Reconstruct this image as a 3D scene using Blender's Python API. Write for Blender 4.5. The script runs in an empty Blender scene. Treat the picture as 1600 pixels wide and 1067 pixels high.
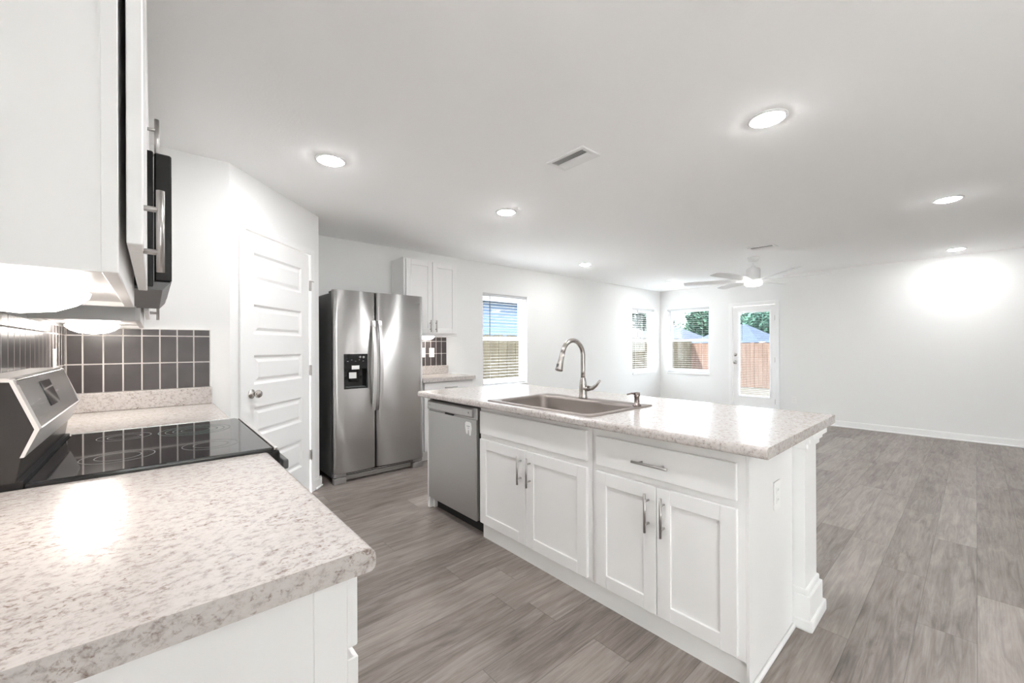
import bpy, bmesh, math, random
from mathutils import Vector, Matrix
random.seed(7)
scene = bpy.context.scene
COL = scene.collection
PI = math.pi

# ------------------------------------------------------------------ camera
cam_data = bpy.data.cameras.new('camera')
cam_data.sensor_width = 36.0
cam_data.lens = 637.91 / 1600 * 36.0
cam_data.shift_y = 7.7 / 1600
cam_data.clip_start = 0.02
cam_data.clip_end = 500
cam = bpy.data.objects.new('camera', cam_data)
COL.objects.link(cam)
cam.matrix_world = (Matrix.Translation((0.3508, 0.0, 1.2587)) @ Matrix.Rotation(-0.7214, 4, 'Z')
                    @ Matrix.Rotation(PI / 2, 4, 'X') @ Matrix.Rotation(-0.004, 4, 'Z'))
scene.camera = cam

# ------------------------------------------------------------------ view + world
vs = scene.view_settings
scene.display_settings.display_device = 'sRGB'
vs.view_transform = 'Standard'
vs.look = 'None'
vs.exposure = 2.66
vs.gamma = 1.0
vs.use_curve_mapping = False
scene.cycles.max_bounces = 20
scene.cycles.diffuse_bounces = 14
scene.cycles.glossy_bounces = 6
scene.cycles.transparent_max_bounces = 24
world = bpy.data.worlds.new('overcast_sky')
scene.world = world
world.use_nodes = True
wn = world.node_tree
wn.nodes.clear()
w_out = wn.nodes.new('ShaderNodeOutputWorld')
w_bg = wn.nodes.new('ShaderNodeBackground')
w_sky = wn.nodes.new('ShaderNodeTexSky')
w_sky.sky_type = 'NISHITA'
w_sky.sun_disc = False
w_sky.sun_elevation = math.radians(42)
w_sky.sun_rotation = math.radians(200)
w_sky.air_density = 1.0
w_sky.dust_density = 3.0
w_mix = wn.nodes.new('ShaderNodeMix')
w_mix.data_type = 'RGBA'
w_mix.inputs[0].default_value = 0.75
w_mix.inputs[7].default_value = (5.85, 5.85, 5.85, 1)      # thin white cloud
wn.links.new(w_sky.outputs[0], w_mix.inputs[6])
wn.links.new(w_mix.outputs[2], w_bg.inputs[0])
w_bg.inputs[1].default_value = 0.42
wn.links.new(w_bg.outputs[0], w_out.inputs[0])

sun_data = bpy.data.lights.new('sun', 'SUN')  # sun added despite the overcast sky, so pale paving bounces light to the ceiling
sun_data.energy = 11.0
sun_data.angle = math.radians(3.0)
sun_data.color = (1.0, 0.97, 0.94)
sun = bpy.data.objects.new('sun', sun_data)
COL.objects.link(sun)
sun.rotation_euler = Vector((0.30, -0.34, -0.88)).to_track_quat('-Z', 'Y').to_euler()

CAN_POWER = 39.0         # recessed ceiling lamps, emission strength of each lens
DOME_POWER = 4.4         # dome lamps under the wall cabinets

# ------------------------------------------------------------------ materials
def new_mat(name):
    m = bpy.data.materials.new(name)
    m.use_nodes = True
    nt = m.node_tree
    b = nt.nodes['Principled BSDF']
    return m, nt, b

def simple(name, col, rough=0.5, metal=0.0, spec=0.5, bump=0.0, bscale=200, aniso=0.0):
    m, nt, b = new_mat(name)
    b.inputs['Base Color'].default_value = (*col, 1)
    b.inputs['Roughness'].default_value = rough
    b.inputs['Metallic'].default_value = metal
    b.inputs['Specular IOR Level'].default_value = spec
    if aniso:
        b.inputs['Anisotropic'].default_value = aniso
    # faint procedural variation so that nothing is perfectly flat
    tc = nt.nodes.new('ShaderNodeTexCoord')
    nz = nt.nodes.new('ShaderNodeTexNoise')
    nz.inputs['Scale'].default_value = bscale
    nz.inputs['Detail'].default_value = 2
    nt.links.new(tc.outputs['Object'], nz.inputs['Vector'])
    if bump > 0:
        bp = nt.nodes.new('ShaderNodeBump')
        bp.inputs['Strength'].default_value = bump
        bp.inputs['Distance'].default_value = 0.002
        nt.links.new(nz.outputs['Fac'], bp.inputs['Height'])
        nt.links.new(bp.outputs['Normal'], b.inputs['Normal'])
    return m

def emitter(name, col, strength):
    m, nt, b = new_mat(name)
    b.inputs['Base Color'].default_value = (0.9, 0.9, 0.9, 1)
    b.inputs['Emission Color'].default_value = (*col, 1)
    b.inputs['Emission Strength'].default_value = strength
    return m

M = {}
M['wall'] = simple('wall_paint', (0.83, 0.83, 0.82), 0.85, bump=0.08, bscale=260)
M['ceiling'] = simple('ceiling_paint', (0.945, 0.945, 0.945), 0.95, bump=0.25, bscale=70)
M['trim'] = simple('trim_paint', (0.87, 0.867, 0.86), 0.4)
M['cabinet'] = simple('cabinet_paint', (0.82, 0.812, 0.805), 0.33)
M['vinyl'] = simple('white_vinyl', (0.9, 0.9, 0.9), 0.35)
M['slat'] = simple('blind_slat', (0.62, 0.63, 0.64), 0.5)
M['grout'] = simple('grout', (0.74, 0.70, 0.68), 0.9, bump=0.2)
M['nickel'] = simple('brushed_nickel', (0.52, 0.49, 0.465), 0.24, 1.0)
M['pull'] = simple('satin_nickel_pull', (0.48, 0.46, 0.445), 0.3, 1.0)
M['sinksteel'] = simple('sink_steel', (0.31, 0.275, 0.255), 0.5, 1.0)
M['blackglass'] = simple('black_glass', (0.012, 0.012, 0.013), 0.045, 0.0, 0.55)
M['blackplastic'] = simple('black_plastic', (0.009, 0.0085, 0.008), 0.35, spec=0.3)
M['black'] = simple('matte_black', (0.01, 0.009, 0.009), 0.7)
M['greyside'] = simple('dark_grey_enamel', (0.10, 0.10, 0.10), 0.38)
M['rangeside'] = simple('range_side_enamel', (0.028, 0.024, 0.022), 0.25)
M['bronze'] = simple('dark_nickel', (0.30, 0.25, 0.235), 0.25, 1.0)
M['ventback'] = simple('vent_backing', (0.5, 0.5, 0.5), 0.8)
M['rim'] = simple('rim_reflection', (0.72, 0.69, 0.67), 0.3, 0.35)  # pale tone stands in for counter light reflected in the rim
M['grille'] = simple('grille_grey', (0.40, 0.39, 0.38), 0.4, 0.6)
M['ring'] = simple('burner_print', (0.20, 0.20, 0.20), 0.35)
M['ringgreen'] = simple('burner_print_teal', (0.10, 0.16, 0.145), 0.35)
M['paper'] = simple('white_paper', (0.85, 0.85, 0.84), 0.7)
M['ink'] = simple('grey_ink', (0.25, 0.25, 0.26), 0.7)
M['plate'] = simple('switch_plate', (0.86, 0.855, 0.84), 0.35)
M['slot'] = simple('socket_slot', (0.35, 0.35, 0.35), 0.6)
M['fanwhite'] = simple('fan_white', (0.85, 0.85, 0.85), 0.4)
M['rubber'] = simple('grey_rubber', (0.15, 0.15, 0.155), 0.6)
M['lens'] = emitter('lamp_lens', (0.985, 0.99, 1.0), CAN_POWER)
M['lensdim'] = emitter('lamp_lens_dimmed', (0.985, 0.99, 1.0), CAN_POWER * 0.88)
M['fanlens'] = emitter('fan_lamp_lens', (1.0, 0.98, 0.95), 4.0)
M['dome'] = emitter('dome_lamp_lens', (1.0, 0.93, 0.85), DOME_POWER)

def nodes_of(m): return m.node_tree.nodes, m.node_tree.links

def steel_mat(name, base, rough, stretch, aniso=0.6):
    m, nt, b = new_mat(name)
    b.inputs['Metallic'].default_value = 1.0
    b.inputs['Base Color'].default_value = (*base, 1)
    b.inputs['Anisotropic'].default_value = aniso
    b.inputs['Anisotropic Rotation'].default_value = 0.25
    tc = nt.nodes.new('ShaderNodeTexCoord')
    mp = nt.nodes.new('ShaderNodeMapping')
    mp.inputs['Scale'].default_value = stretch
    nz = nt.nodes.new('ShaderNodeTexNoise')
    nz.inputs['Scale'].default_value = 1.0
    nz.inputs['Detail'].default_value = 4
    mr = nt.nodes.new('ShaderNodeMapRange')
    mr.inputs['To Min'].default_value = rough - 0.05
    mr.inputs['To Max'].default_value = rough + 0.07
    nt.links.new(tc.outputs['Object'], mp.inputs['Vector'])
    nt.links.new(mp.outputs[0], nz.inputs['Vector'])
    nt.links.new(nz.outputs['Fac'], mr.inputs['Value'])
    nt.links.new(mr.outputs[0], b.inputs['Roughness'])
    bp = nt.nodes.new('ShaderNodeBump')
    bp.inputs['Strength'].default_value = 0.006
    bp.inputs['Distance'].default_value = 0.0005
    nt.links.new(nz.outputs['Fac'], bp.inputs['Height'])
    nt.links.new(bp.outputs['Normal'], b.inputs['Normal'])
    return m
M['steel'] = steel_mat('brushed_steel', (0.66, 0.65, 0.64), 0.36, (6, 6, 900), 0.93)
M['dwsteel'] = steel_mat('dishwasher_steel', (0.50, 0.495, 0.487), 0.36, (8, 900, 8), 0.3)
M['guardsteel'] = steel_mat('control_steel', (0.82, 0.81, 0.80), 0.24, (8, 8, 800), 0.3)

def ramp(nt, stops):
    r = nt.nodes.new('ShaderNodeValToRGB')
    e = r.color_ramp.elements
    while len(e) < len(stops): e.new(0.5)
    for el, (p, c) in zip(e, stops):
        el.position = p; el.color = (*c, 1)
    return r

def laminate():
    m, nt, b = new_mat('speckled_laminate')
    L = nt.links
    geo = nt.nodes.new('ShaderNodeNewGeometry')
    mp = nt.nodes.new('ShaderNodeMapping')
    mp.inputs['Scale'].default_value = (0.85, 1.0, 1.0)
    L.new(geo.outputs['Position'], mp.inputs['Vector'])
    n1 = nt.nodes.new('ShaderNodeTexNoise'); n1.inputs['Scale'].default_value = 58; n1.inputs['Detail'].default_value = 9; n1.inputs['Roughness'].default_value = 0.68; n1.inputs['Distortion'].default_value = 0.25
    n2 = nt.nodes.new('ShaderNodeTexNoise'); n2.inputs['Scale'].default_value = 120; n2.inputs['Detail'].default_value = 6; n2.inputs['Roughness'].default_value = 0.7; n2.inputs['Distortion'].default_value = 0.4
    n3 = nt.nodes.new('ShaderNodeTexNoise'); n3.inputs['Scale'].default_value = 16; n3.inputs['Detail'].default_value = 4
    for n in (n1, n2, n3): L.new(mp.outputs[0], n.inputs['Vector'])
    r1 = ramp(nt, [(0.27, (0.25, 0.20, 0.18)), (0.39, (0.425, 0.382, 0.36)), (0.48, (0.545, 0.508, 0.487)), (0.70, (0.605, 0.572, 0.552))])
    L.new(n1.outputs['Fac'], r1.inputs[0])
    r2 = ramp(nt, [(0.32, (0.36, 0.27, 0.22)), (0.40, (0.68, 0.62, 0.58)), (0.47, (1, 1, 1)), (0.6, (1, 1, 1))])
    L.new(n2.outputs['Fac'], r2.inputs[0])
    r3 = ramp(nt, [(0.35, (0.25, 0.25, 0.25)), (0.62, (1, 1, 1))])
    L.new(n3.outputs['Fac'], r3.inputs[0])
    mx = nt.nodes.new('ShaderNodeMix'); mx.data_type = 'RGBA'; mx.blend_type = 'MULTIPLY'
    L.new(r3.outputs[0], mx.inputs[0])
    L.new(r1.outputs[0], mx.inputs[6]); L.new(r2.outputs[0], mx.inputs[7])
    L.new(mx.outputs[2], b.inputs['Base Color'])
    b.inputs['Roughness'].default_value = 0.21
    b.inputs['Specular IOR Level'].default_value = 0.5
    bp = nt.nodes.new('ShaderNodeBump'); bp.inputs['Strength'].default_value = 0.05; bp.inputs['Distance'].default_value = 0.002
    L.new(n2.outputs['Fac'], bp.inputs['Height']); L.new(bp.outputs[0], b.inputs['Normal'])
    return m
M['laminate'] = laminate()

def plank_floor():
    m, nt, b = new_mat('vinyl_plank')
    L = nt.links
    def math_n(op, a, c=None):
        n = nt.nodes.new('ShaderNodeMath'); n.operation = op
        for i, v in enumerate((a, c)):
            if v is None: continue
            if isinstance(v, (int, float)): n.inputs[i].default_value = v
            else: L.new(v, n.inputs[i])
        return n.outputs[0]
    geo = nt.nodes.new('ShaderNodeNewGeometry')
    sp = nt.nodes.new('ShaderNodeSeparateXYZ'); L.new(geo.outputs['Position'], sp.inputs[0])
    W, LEN = 0.182, 1.22
    v = math_n('DIVIDE', sp.outputs['Y'], W)
    row = math_n('FLOOR', v); fv = math_n('FRACT', v)
    wr = nt.nodes.new('ShaderNodeTexWhiteNoise'); wr.noise_dimensions = '1D'; L.new(row, wr.inputs['W'])
    u = math_n('ADD', math_n('DIVIDE', sp.outputs['X'], LEN), wr.outputs['Value'])
    col = math_n('FLOOR', u); fu = math_n('FRACT', u)
    cb = nt.nodes.new('ShaderNodeCombineXYZ'); L.new(row, cb.inputs[0]); L.new(col, cb.inputs[1])
    wp = nt.nodes.new('ShaderNodeTexWhiteNoise'); wp.noise_dimensions = '3D'; L.new(cb.outputs[0], wp.inputs['Vector'])
    pr = wp.outputs['Value']
    # grain, shifted per plank
    off = nt.nodes.new('ShaderNodeVectorMath'); off.operation = 'SCALE'; off.inputs['Scale'].default_value = 37.0
    L.new(wp.outputs['Color'], off.inputs[0])
    ad = nt.nodes.new('ShaderNodeVectorMath'); ad.operation = 'ADD'
    L.new(geo.outputs['Position'], ad.inputs[0]); L.new(off.outputs[0], ad.inputs[1])
    def grain(sc, scale, det, dist=0.0):
        mp = nt.nodes.new('ShaderNodeMapping'); mp.inputs['Scale'].default_value = sc
        L.new(ad.outputs[0], mp.inputs['Vector'])
        n = nt.nodes.new('ShaderNodeTexNoise'); n.inputs['Scale'].default_value = scale; n.inputs['Detail'].default_value = det
        n.inputs['Roughness'].default_value = 0.62; n.inputs['Distortion'].default_value = dist
        L.new(mp.outputs[0], n.inputs['Vector']); return n.outputs['Fac']
    g1 = grain((1.0, 9.0, 1.0), 2.2, 6, 1.4)      # broad cathedral figure
    g2 = grain((2.0, 60.0, 1.0), 2.6, 4, 0.3)     # fine streaks
    g3 = grain((1.0, 2.2, 1.0), 3.0, 3)           # cloudy wear
    rA = ramp(nt, [(0.32, (0.135, 0.111, 0.098)), (0.47, (0.245, 0.210, 0.189)), (0.67, (0.39, 0.347, 0.318))])
    s = math_n('ADD', math_n('MULTIPLY', g1, 0.55), math_n('MULTIPLY', g2, 0.25))
    s = math_n('ADD', s, math_n('MULTIPLY', g3, 0.2))
    s = math_n('ADD', s, math_n('MULTIPLY', math_n('SUBTRACT', pr, 0.5), 0.14))
    L.new(s, rA.inputs[0])
    # seams
    dv = math_n('MULTIPLY', math_n('MINIMUM', fv, math_n('SUBTRACT', 1.0, fv)), W)
    du = math_n('MULTIPLY', math_n('MINIMUM', fu, math_n('SUBTRACT', 1.0, fu)), LEN)
    dm = math_n('MINIMUM', dv, du)
    seam = nt.nodes.new('ShaderNodeMapRange'); seam.inputs['From Min'].default_value = 0.0006; seam.inputs['From Max'].default_value = 0.0022
    seam.inputs['To Min'].default_value = 0.62; seam.inputs['To Max'].default_value = 1.0
    L.new(dm, seam.inputs['Value'])
    mx = nt.nodes.new('ShaderNodeVectorMath'); mx.operation = 'SCALE'
    L.new(rA.outputs[0], mx.inputs[0]); L.new(seam.outputs[0], mx.inputs['Scale'])
    L.new(mx.outputs[0], b.inputs['Base Color'])
    b.inputs['Roughness'].default_value = 0.42
    b.inputs['Specular IOR Level'].default_value = 0.4
    bp = nt.nodes.new('ShaderNodeBump'); bp.inputs['Strength'].default_value = 0.12; bp.inputs['Distance'].default_value = 0.002
    L.new(g2, bp.inputs['Height']); L.new(bp.outputs[0], b.inputs['Normal'])
    return m
M['floor'] = plank_floor()

def tile_mat():
    m, nt, b = new_mat('charcoal_tile')
    L = nt.links
    geo = nt.nodes.new('ShaderNodeNewGeometry')
    nz = nt.nodes.new('ShaderNodeTexNoise'); nz.inputs['Scale'].default_value = 9; nz.inputs['Detail'].default_value = 3
    L.new(geo.outputs['Position'], nz.inputs['Vector'])
    r = ramp(nt, [(0.3, (0.058, 0.050, 0.050)), (0.7, (0.082, 0.072, 0.071))])
    L.new(nz.outputs['Fac'], r.inputs[0]); L.new(r.outputs[0], b.inputs['Base Color'])
    b.inputs['Roughness'].default_value = 0.3
    bp = nt.nodes.new('ShaderNodeBump'); bp.inputs['Strength'].default_value = 0.15; bp.inputs['Distance'].default_value = 0.004
    L.new(nz.outputs['Fac'], bp.inputs['Height']); L.new(bp.outputs[0], b.inputs['Normal'])
    return m
M['tile'] = tile_mat()

def glass_mat(name, tint, ior=1.45):
    m = bpy.data.materials.new(name); m.use_nodes = True
    nt = m.node_tree; nt.nodes.clear()
    o = nt.nodes.new('ShaderNodeOutputMaterial'); mix = nt.nodes.new('ShaderNodeMixShader')
    t = nt.nodes.new('ShaderNodeBsdfTransparent'); t.inputs[0].default_value = (*tint, 1)
    g = nt.nodes.new('ShaderNodeBsdfGlossy'); g.inputs['Roughness'].default_value = 0.02
    f = nt.nodes.new('ShaderNodeFresnel'); f.inputs[0].default_value = ior
    gm = nt.nodes.new('ShaderNodeNewGeometry')      # reflect on the entry face of the pane only
    iv = nt.nodes.new('ShaderNodeMath'); iv.operation = 'SUBTRACT'; iv.inputs[0].default_value = 1.0
    ml = nt.nodes.new('ShaderNodeMath'); ml.operation = 'MULTIPLY'
    nt.links.new(gm.outputs['Backfacing'], iv.inputs[1]); nt.links.new(f.outputs[0], ml.inputs[0]); nt.links.new(iv.outputs[0], ml.inputs[1])
    nt.links.new(ml.outputs[0], mix.inputs[0]); nt.links.new(t.outputs[0], mix.inputs[1]); nt.links.new(g.outputs[0], mix.inputs[2])
    nt.links.new(mix.outputs[0], o.inputs[0])
    return m
M['glass'] = glass_mat('window_glass', (0.93, 0.965, 0.98))

def noise_col(name, stops, scale, stretch=(1, 1, 1), rough=0.9, detail=4):
    m, nt, b = new_mat(name)
    L = nt.links
    geo = nt.nodes.new('ShaderNodeNewGeometry'); mp = nt.nodes.new('ShaderNodeMapping'); mp.inputs['Scale'].default_value = stretch
    nz = nt.nodes.new('ShaderNodeTexNoise'); nz.inputs['Scale'].default_value = scale; nz.inputs['Detail'].default_value = detail
    L.new(geo.outputs['Position'], mp.inputs['Vector']); L.new(mp.outputs[0], nz.inputs['Vector'])
    r = ramp(nt, stops); L.new(nz.outputs['Fac'], r.inputs[0]); L.new(r.outputs[0], b.inputs['Base Color'])
    b.inputs['Specular IOR Level'].default_value = 0.08
    b.inputs['Roughness'].default_value = rough
    return m
M['fence_rear'] = noise_col('cedar_boards', [(0.3, (0.060, 0.037, 0.027)), (0.7, (0.095, 0.061, 0.046))], 2.0, (3, 7, 0.6))
M['fence_side'] = noise_col('weathered_boards', [(0.3, (0.030, 0.026, 0.018)), (0.7, (0.056, 0.049, 0.035))], 2.0, (7, 3, 0.6))
M['siding'] = noise_col('blue_siding', [(0.3, (0.075, 0.11, 0.165)), (0.7, (0.088, 0.127, 0.187))], 1.5)
M['soffit'] = simple('white_soffit', (0.8, 0.82, 0.85), 0.6)
M['roof'] = noise_col('shingle_roof', [(0.3, (0.015, 0.019, 0.029)), (0.7, (0.021, 0.026, 0.039))], 1.5)
M['housewall'] = noise_col('pale_house_wall', [(0.3, (0.10, 0.105, 0.12)), (0.7, (0.12, 0.125, 0.14))], 1.5)
M['leaf'] = noise_col('tree_leaves', [(0.3, (0.010, 0.026, 0.020)), (0.7, (0.030, 0.060, 0.040))], 0.7)
M['bark'] = simple('tree_bark', (0.11, 0.085, 0.065), 0.9)
M['soil'] = noise_col('bare_yard', [(0.3, (0.026, 0.021, 0.016)), (0.55, (0.038, 0.032, 0.026)), (0.75, (0.022, 0.024, 0.013))], 0.8)
M['patio'] = simple('bounce_concrete', (0.72, 0.70, 0.68), 0.9, bump=0.1)  # pale concrete of the added light-bouncing paving

# ------------------------------------------------------------------ mesh helpers
WL = {}      # world position of every object built here

def bx(bm, x0, x1, y0, y1, z0, z1, bev=0.0, mi=0, seg=1):
    x0, x1 = min(x0, x1), max(x0, x1); y0, y1 = min(y0, y1), max(y0, y1); z0, z1 = min(z0, z1), max(z0, z1)
    ret = bmesh.ops.create_cube(bm, size=1.0)
    vs_ = ret['verts']
    for v in vs_:
        v.co = Vector(((x0 + x1) / 2 + v.co.x * (x1 - x0), (y0 + y1) / 2 + v.co.y * (y1 - y0), (z0 + z1) / 2 + v.co.z * (z1 - z0)))
    fs = set(f for v in vs_ for f in v.link_faces)
    for f in fs: f.material_index = mi
    if bev > 0:
        es = list(set(e for v in vs_ for e in v.link_edges))
        bmesh.ops.bevel(bm, geom=es, offset=bev, segments=seg, affect='EDGES', profile=0.6, clamp_overlap=True)

def fbx(bm, fr, u0, u1, z0, z1, d0, d1, bev=0.0, mi=0, seg=1):
    """box in a wall frame fr = (origin xy, along xy, outward normal xy)"""
    o, a, n = fr
    tmp = bmesh.new()
    bx(tmp, u0, u1, d0, d1, z0, z1, bev, mi, seg)
    for v in tmp.verts:
        u, d, z = v.co
        v.co = Vector((o[0] + a[0] * u + n[0] * d, o[1] + a[1] * u + n[1] * d, z))
    bmesh.ops.recalc_face_normals(tmp, faces=tmp.faces[:])
    join(bm, tmp)

def join(bm, tmp):
    me = bpy.data.meshes.new('tmp'); tmp.to_mesh(me); tmp.free()
    bm.from_mesh(me); bpy.data.meshes.remove(me)

def prism(bm, pts, axis, a0, a1, mi=0, smooth=False):
    """extrude the closed 2-D outline pts along an axis: 'Y' -> pts are (x,z), 'X' -> (y,z), 'Z' -> (x,y)"""
    def P(p, a):
        if axis == 'Y': return (p[0], a, p[1])
        if axis == 'X': return (a, p[0], p[1])
        return (p[0], p[1], a)
    tmp = bmesh.new()
    r0 = [tmp.verts.new(P(p, a0)) for p in pts]
    r1 = [tmp.verts.new(P(p, a1)) for p in pts]
    n = len(pts)
    for i in range(n):
        f = tmp.faces.new((r0[i], r0[(i + 1) % n], r1[(i + 1) % n], r1[i])); f.smooth = smooth
    tmp.faces.new(r0[::-1]); tmp.faces.new(r1)
    for f in tmp.faces: f.material_index = mi
    bmesh.ops.recalc_face_normals(tmp, faces=tmp.faces[:])
    join(bm, tmp)

def lathe(bm, prof, c=(0, 0, 0), axis=(0, 0, 1), n=32, mi=0, cap=True):
    """prof = [(radius, height)] turned about an axis through c"""
    q = Vector((0, 0, 1)).rotation_difference(Vector(axis).normalized())
    c = Vector(c)
    tmp = bmesh.new()
    rings = []
    for r, z in prof:
        if r < 1e-6:
            rings.append([tmp.verts.new(c + q @ Vector((0, 0, z)))])
        else:
            rings.append([tmp.verts.new(c + q @ Vector((r * math.cos(2 * PI * k / n), r * math.sin(2 * PI * k / n), z))) for k in range(n)])
    for A, B in zip(rings, rings[1:]):
        for k in range(n):
            k2 = (k + 1) % n
            if len(A) == 1 and len(B) == 1: continue
            if len(A) == 1: f = tmp.faces.new((A[0], B[k], B[k2]))
            elif len(B) == 1: f = tmp.faces.new((A[k], A[k2], B[0]))
            else: f = tmp.faces.new((A[k], A[k2], B[k2], B[k]))
            f.smooth = True
    if cap and len(rings[0]) > 1: tmp.faces.new(rings[0][::-1])
    if cap and len(rings[-1]) > 1: tmp.faces.new(rings[-1])
    for f in tmp.faces: f.material_index = mi
    bmesh.ops.recalc_face_normals(tmp, faces=tmp.faces[:])
    join(bm, tmp)

def tube(bm, path, rad, n=12, mi=0):
    path = [Vector(p) for p in path]
    rads = rad if isinstance(rad, (list, tuple)) else [rad] * len(path)
    tmp = bmesh.new()
    rings = []
    prev = None
    for i, p in enumerate(path):
        t = (path[min(i + 1, len(path) - 1)] - path[max(i - 1, 0)]).normalized()
        if prev is None:
            up = Vector((0, 0, 1)) if abs(t.z) < 0.9 else Vector((1, 0, 0))
            x = t.cross(up).normalized()
        else:
            x = (prev - t * prev.dot(t)).normalized()
        prev = x
        y = t.cross(x)
        rings.append([tmp.verts.new(p + (x * math.cos(2 * PI * k / n) + y * math.sin(2 * PI * k / n)) * rads[i]) for k in range(n)])
    for A, B in zip(rings, rings[1:]):
        for k in range(n):
            f = tmp.faces.new((A[k], A[(k + 1) % n], B[(k + 1) % n], B[k])); f.smooth = True
    tmp.faces.new(rings[0][::-1]); tmp.faces.new(rings[-1])
    for f in tmp.faces: f.material_index = mi
    bmesh.ops.recalc_face_normals(tmp, faces=tmp.faces[:])
    join(bm, tmp)

def bar(bm, a, b, sx, sy, mi=0):
    tube(bm, [a, b], max(sx, sy) / 2, 8, mi)

def obj(name, bm, mats, parent=None, label=None):
    """link a bmesh given in world coordinates as ONE mesh object"""
    if not isinstance(mats, (list, tuple)): mats = [mats]
    xs = [v.co for v in bm.verts]
    c = Vector(((min(v.x for v in xs) + max(v.x for v in xs)) / 2, (min(v.y for v in xs) + max(v.y for v in xs)) / 2, min(v.z for v in xs)))
    bmesh.ops.translate(bm, verts=bm.verts[:], vec=-c)
    me = bpy.data.meshes.new(name)
    bm.to_mesh(me); bm.free()
    for m in mats: me.materials.append(M[m] if isinstance(m, str) else m)
    o = bpy.data.objects.new(name, me)
    COL.objects.link(o)
    WL[o.name] = c
    if parent is not None:
        o.parent = parent
        o.location = c - WL[parent.name]
    else:
        o.location = c
    if label: o['label'] = label
    return o

def tag(o, label, cat, group=None):
    o['label'] = label; o['category'] = cat
    if group: o['group'] = group
    return o

def thing(name, label, cat, loc, group=None):
    o = bpy.data.objects.new(name, None)
    o.empty_display_size = 0.05
    COL.objects.link(o)
    o.location = loc
    WL[o.name] = Vector(loc)
    return tag(o, label, cat, group)

def struct(name, bm, mats, parent=None):
    o = obj(name, bm, mats, parent)
    if parent is None: o['kind'] = 'structure'
    return o

def dup(root, loc, label, rotz=0.0):
    """copy a thing with its parts and sub-parts"""
    def cp(o, par):
        c = o.copy(); COL.objects.link(c)
        if par: c.parent = par
        for ch in [x for x in o.children if x is not c]: cp(ch, c)
        return c
    kids = list(root.children)
    r = root.copy(); COL.objects.link(r)
    for k in kids: cp(k, r)
    r.location = loc; r.rotation_euler = (0, 0, rotz)
    r['label'] = label
    WL[r.name] = Vector(loc)
    return r

B = bmesh.new

# ------------------------------------------------------------------ the room
CEIL = 2.437
WY = 4.56            # long wall behind the refrigerator, with two windows
WX = 8.676           # far wall with a window and the patio door
RX = 8.294           # right wall, standing forward of the far wall
PA = Vector((0.7205, 3.1425)); PB = Vector((1.477, 3.922))
pd = (PB - PA).normalized(); pn = Vector((pd.y, -pd.x))
REAR = -3.4

bm = B(); bx(bm, -0.15, WX + 0.15, REAR - 0.15, WY + 0.15, -0.12, 0.0); struct('floor', bm, 'floor')
bm = B(); bx(bm, -0.15, WX + 0.15, REAR - 0.15, WY + 0.15, CEIL, CEIL + 0.15); struct('ceiling', bm, 'ceiling')
LH = (-3.25, -2.05, 0.03, 2.3)    # unseen glazed opening added behind the camera to let in more daylight
bm = B(); bx(bm, -0.15, PA.x, 3.1425, 3.29, 0, CEIL); struct('wall_corner', bm, 'wall')
PF = (PA, pd, pn)
plen = (PB - PA).length
DS0, DS1, DZ = 0.135, 0.928, 2.05
bm = B()
fbx(bm, PF, 0, DS0 - 0.012, 0, CEIL, -0.1, 0)
fbx(bm, PF, DS1 + 0.012, plen, 0, CEIL, -0.1, 0)
fbx(bm, PF, DS0 - 0.012, DS1 + 0.012, DZ + 0.012, CEIL, -0.1, 0)
struct('wall_pantry', bm, 'wall')
bm = B(); bx(bm, PB.x - 0.1, PB.x, PB.y, WY, 0, CEIL); struct('wall_alcove', bm, 'wall')
def holed(bm, axis, pos, thick, a0, a1, holes):
    """a wall with rectangular openings [(u0,u1,z0,z1)] sorted along u"""
    def put(u0, u1, z0, z1):
        if u1 - u0 < 1e-4 or z1 - z0 < 1e-4: return
        if axis == 'X': bx(bm, u0, u1, pos, pos + thick, z0, z1)
        else: bx(bm, pos, pos + thick, u0, u1, z0, z1)
    u = a0
    for h0, h1, z0, z1 in holes:
        put(u, h0, 0, CEIL); put(h0, h1, 0, z0); put(h0, h1, z1, CEIL); u = h1
    put(u, a1, 0, CEIL)
bm = B(); holed(bm, 'Y', -0.15, 0.15, REAR, 3.1425, [LH]); struct('wall_left', bm, 'wall')
bm = B()
for k in range(4):
    u = LH[0] + (LH[1] - LH[0] - 0.06) * k / 3
    bx(bm, -0.11, -0.05, u, u + 0.06, LH[2], LH[3], 0.004)
bx(bm, -0.11, -0.05, LH[0], LH[1], LH[2], LH[2] + 0.06, 0.004); bx(bm, -0.11, -0.05, LH[0], LH[1], LH[3] - 0.06, LH[3], 0.004)
lw = struct('window_4', bm, 'vinyl')  # frame of the added daylight opening
bm = B(); bx(bm, -0.082, -0.078, LH[0] + 0.03, LH[1] - 0.03, LH[2] + 0.03, LH[3] - 0.03); obj('pane', bm, 'glass', lw)
W1H = (3.822, 4.672, 0.705, 2.015)
W2H = (7.578, 8.432, 0.70, 2.03)
W3H = (3.512, 4.405, 0.69, 2.035)
DH = (2.362, 3.076, 0.0, 2.0)
bm = B(); holed(bm, 'X', WY, 0.15, PB.x - 0.1, WX + 0.15, [W1H, W2H]); struct('wall_back', bm, 'wall')
bm = B(); holed(bm, 'Y', WX, 0.15, 2.138, WY, [DH, W3H]); struct('wall_far', bm, 'wall')
bm = B(); bx(bm, RX, WX + 0.15, 2.0, 2.138, 0, CEIL); struct('wall_jog', bm, 'wall')
bm = B(); bx(bm, RX, RX + 0.15, REAR, 2.0, 0, CEIL); struct('wall_right', bm, 'wall')
bm = B(); bx(bm, -0.15, RX + 0.15, REAR - 0.15, REAR, 0, CEIL); struct('wall_rear', bm, 'wall')

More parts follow.
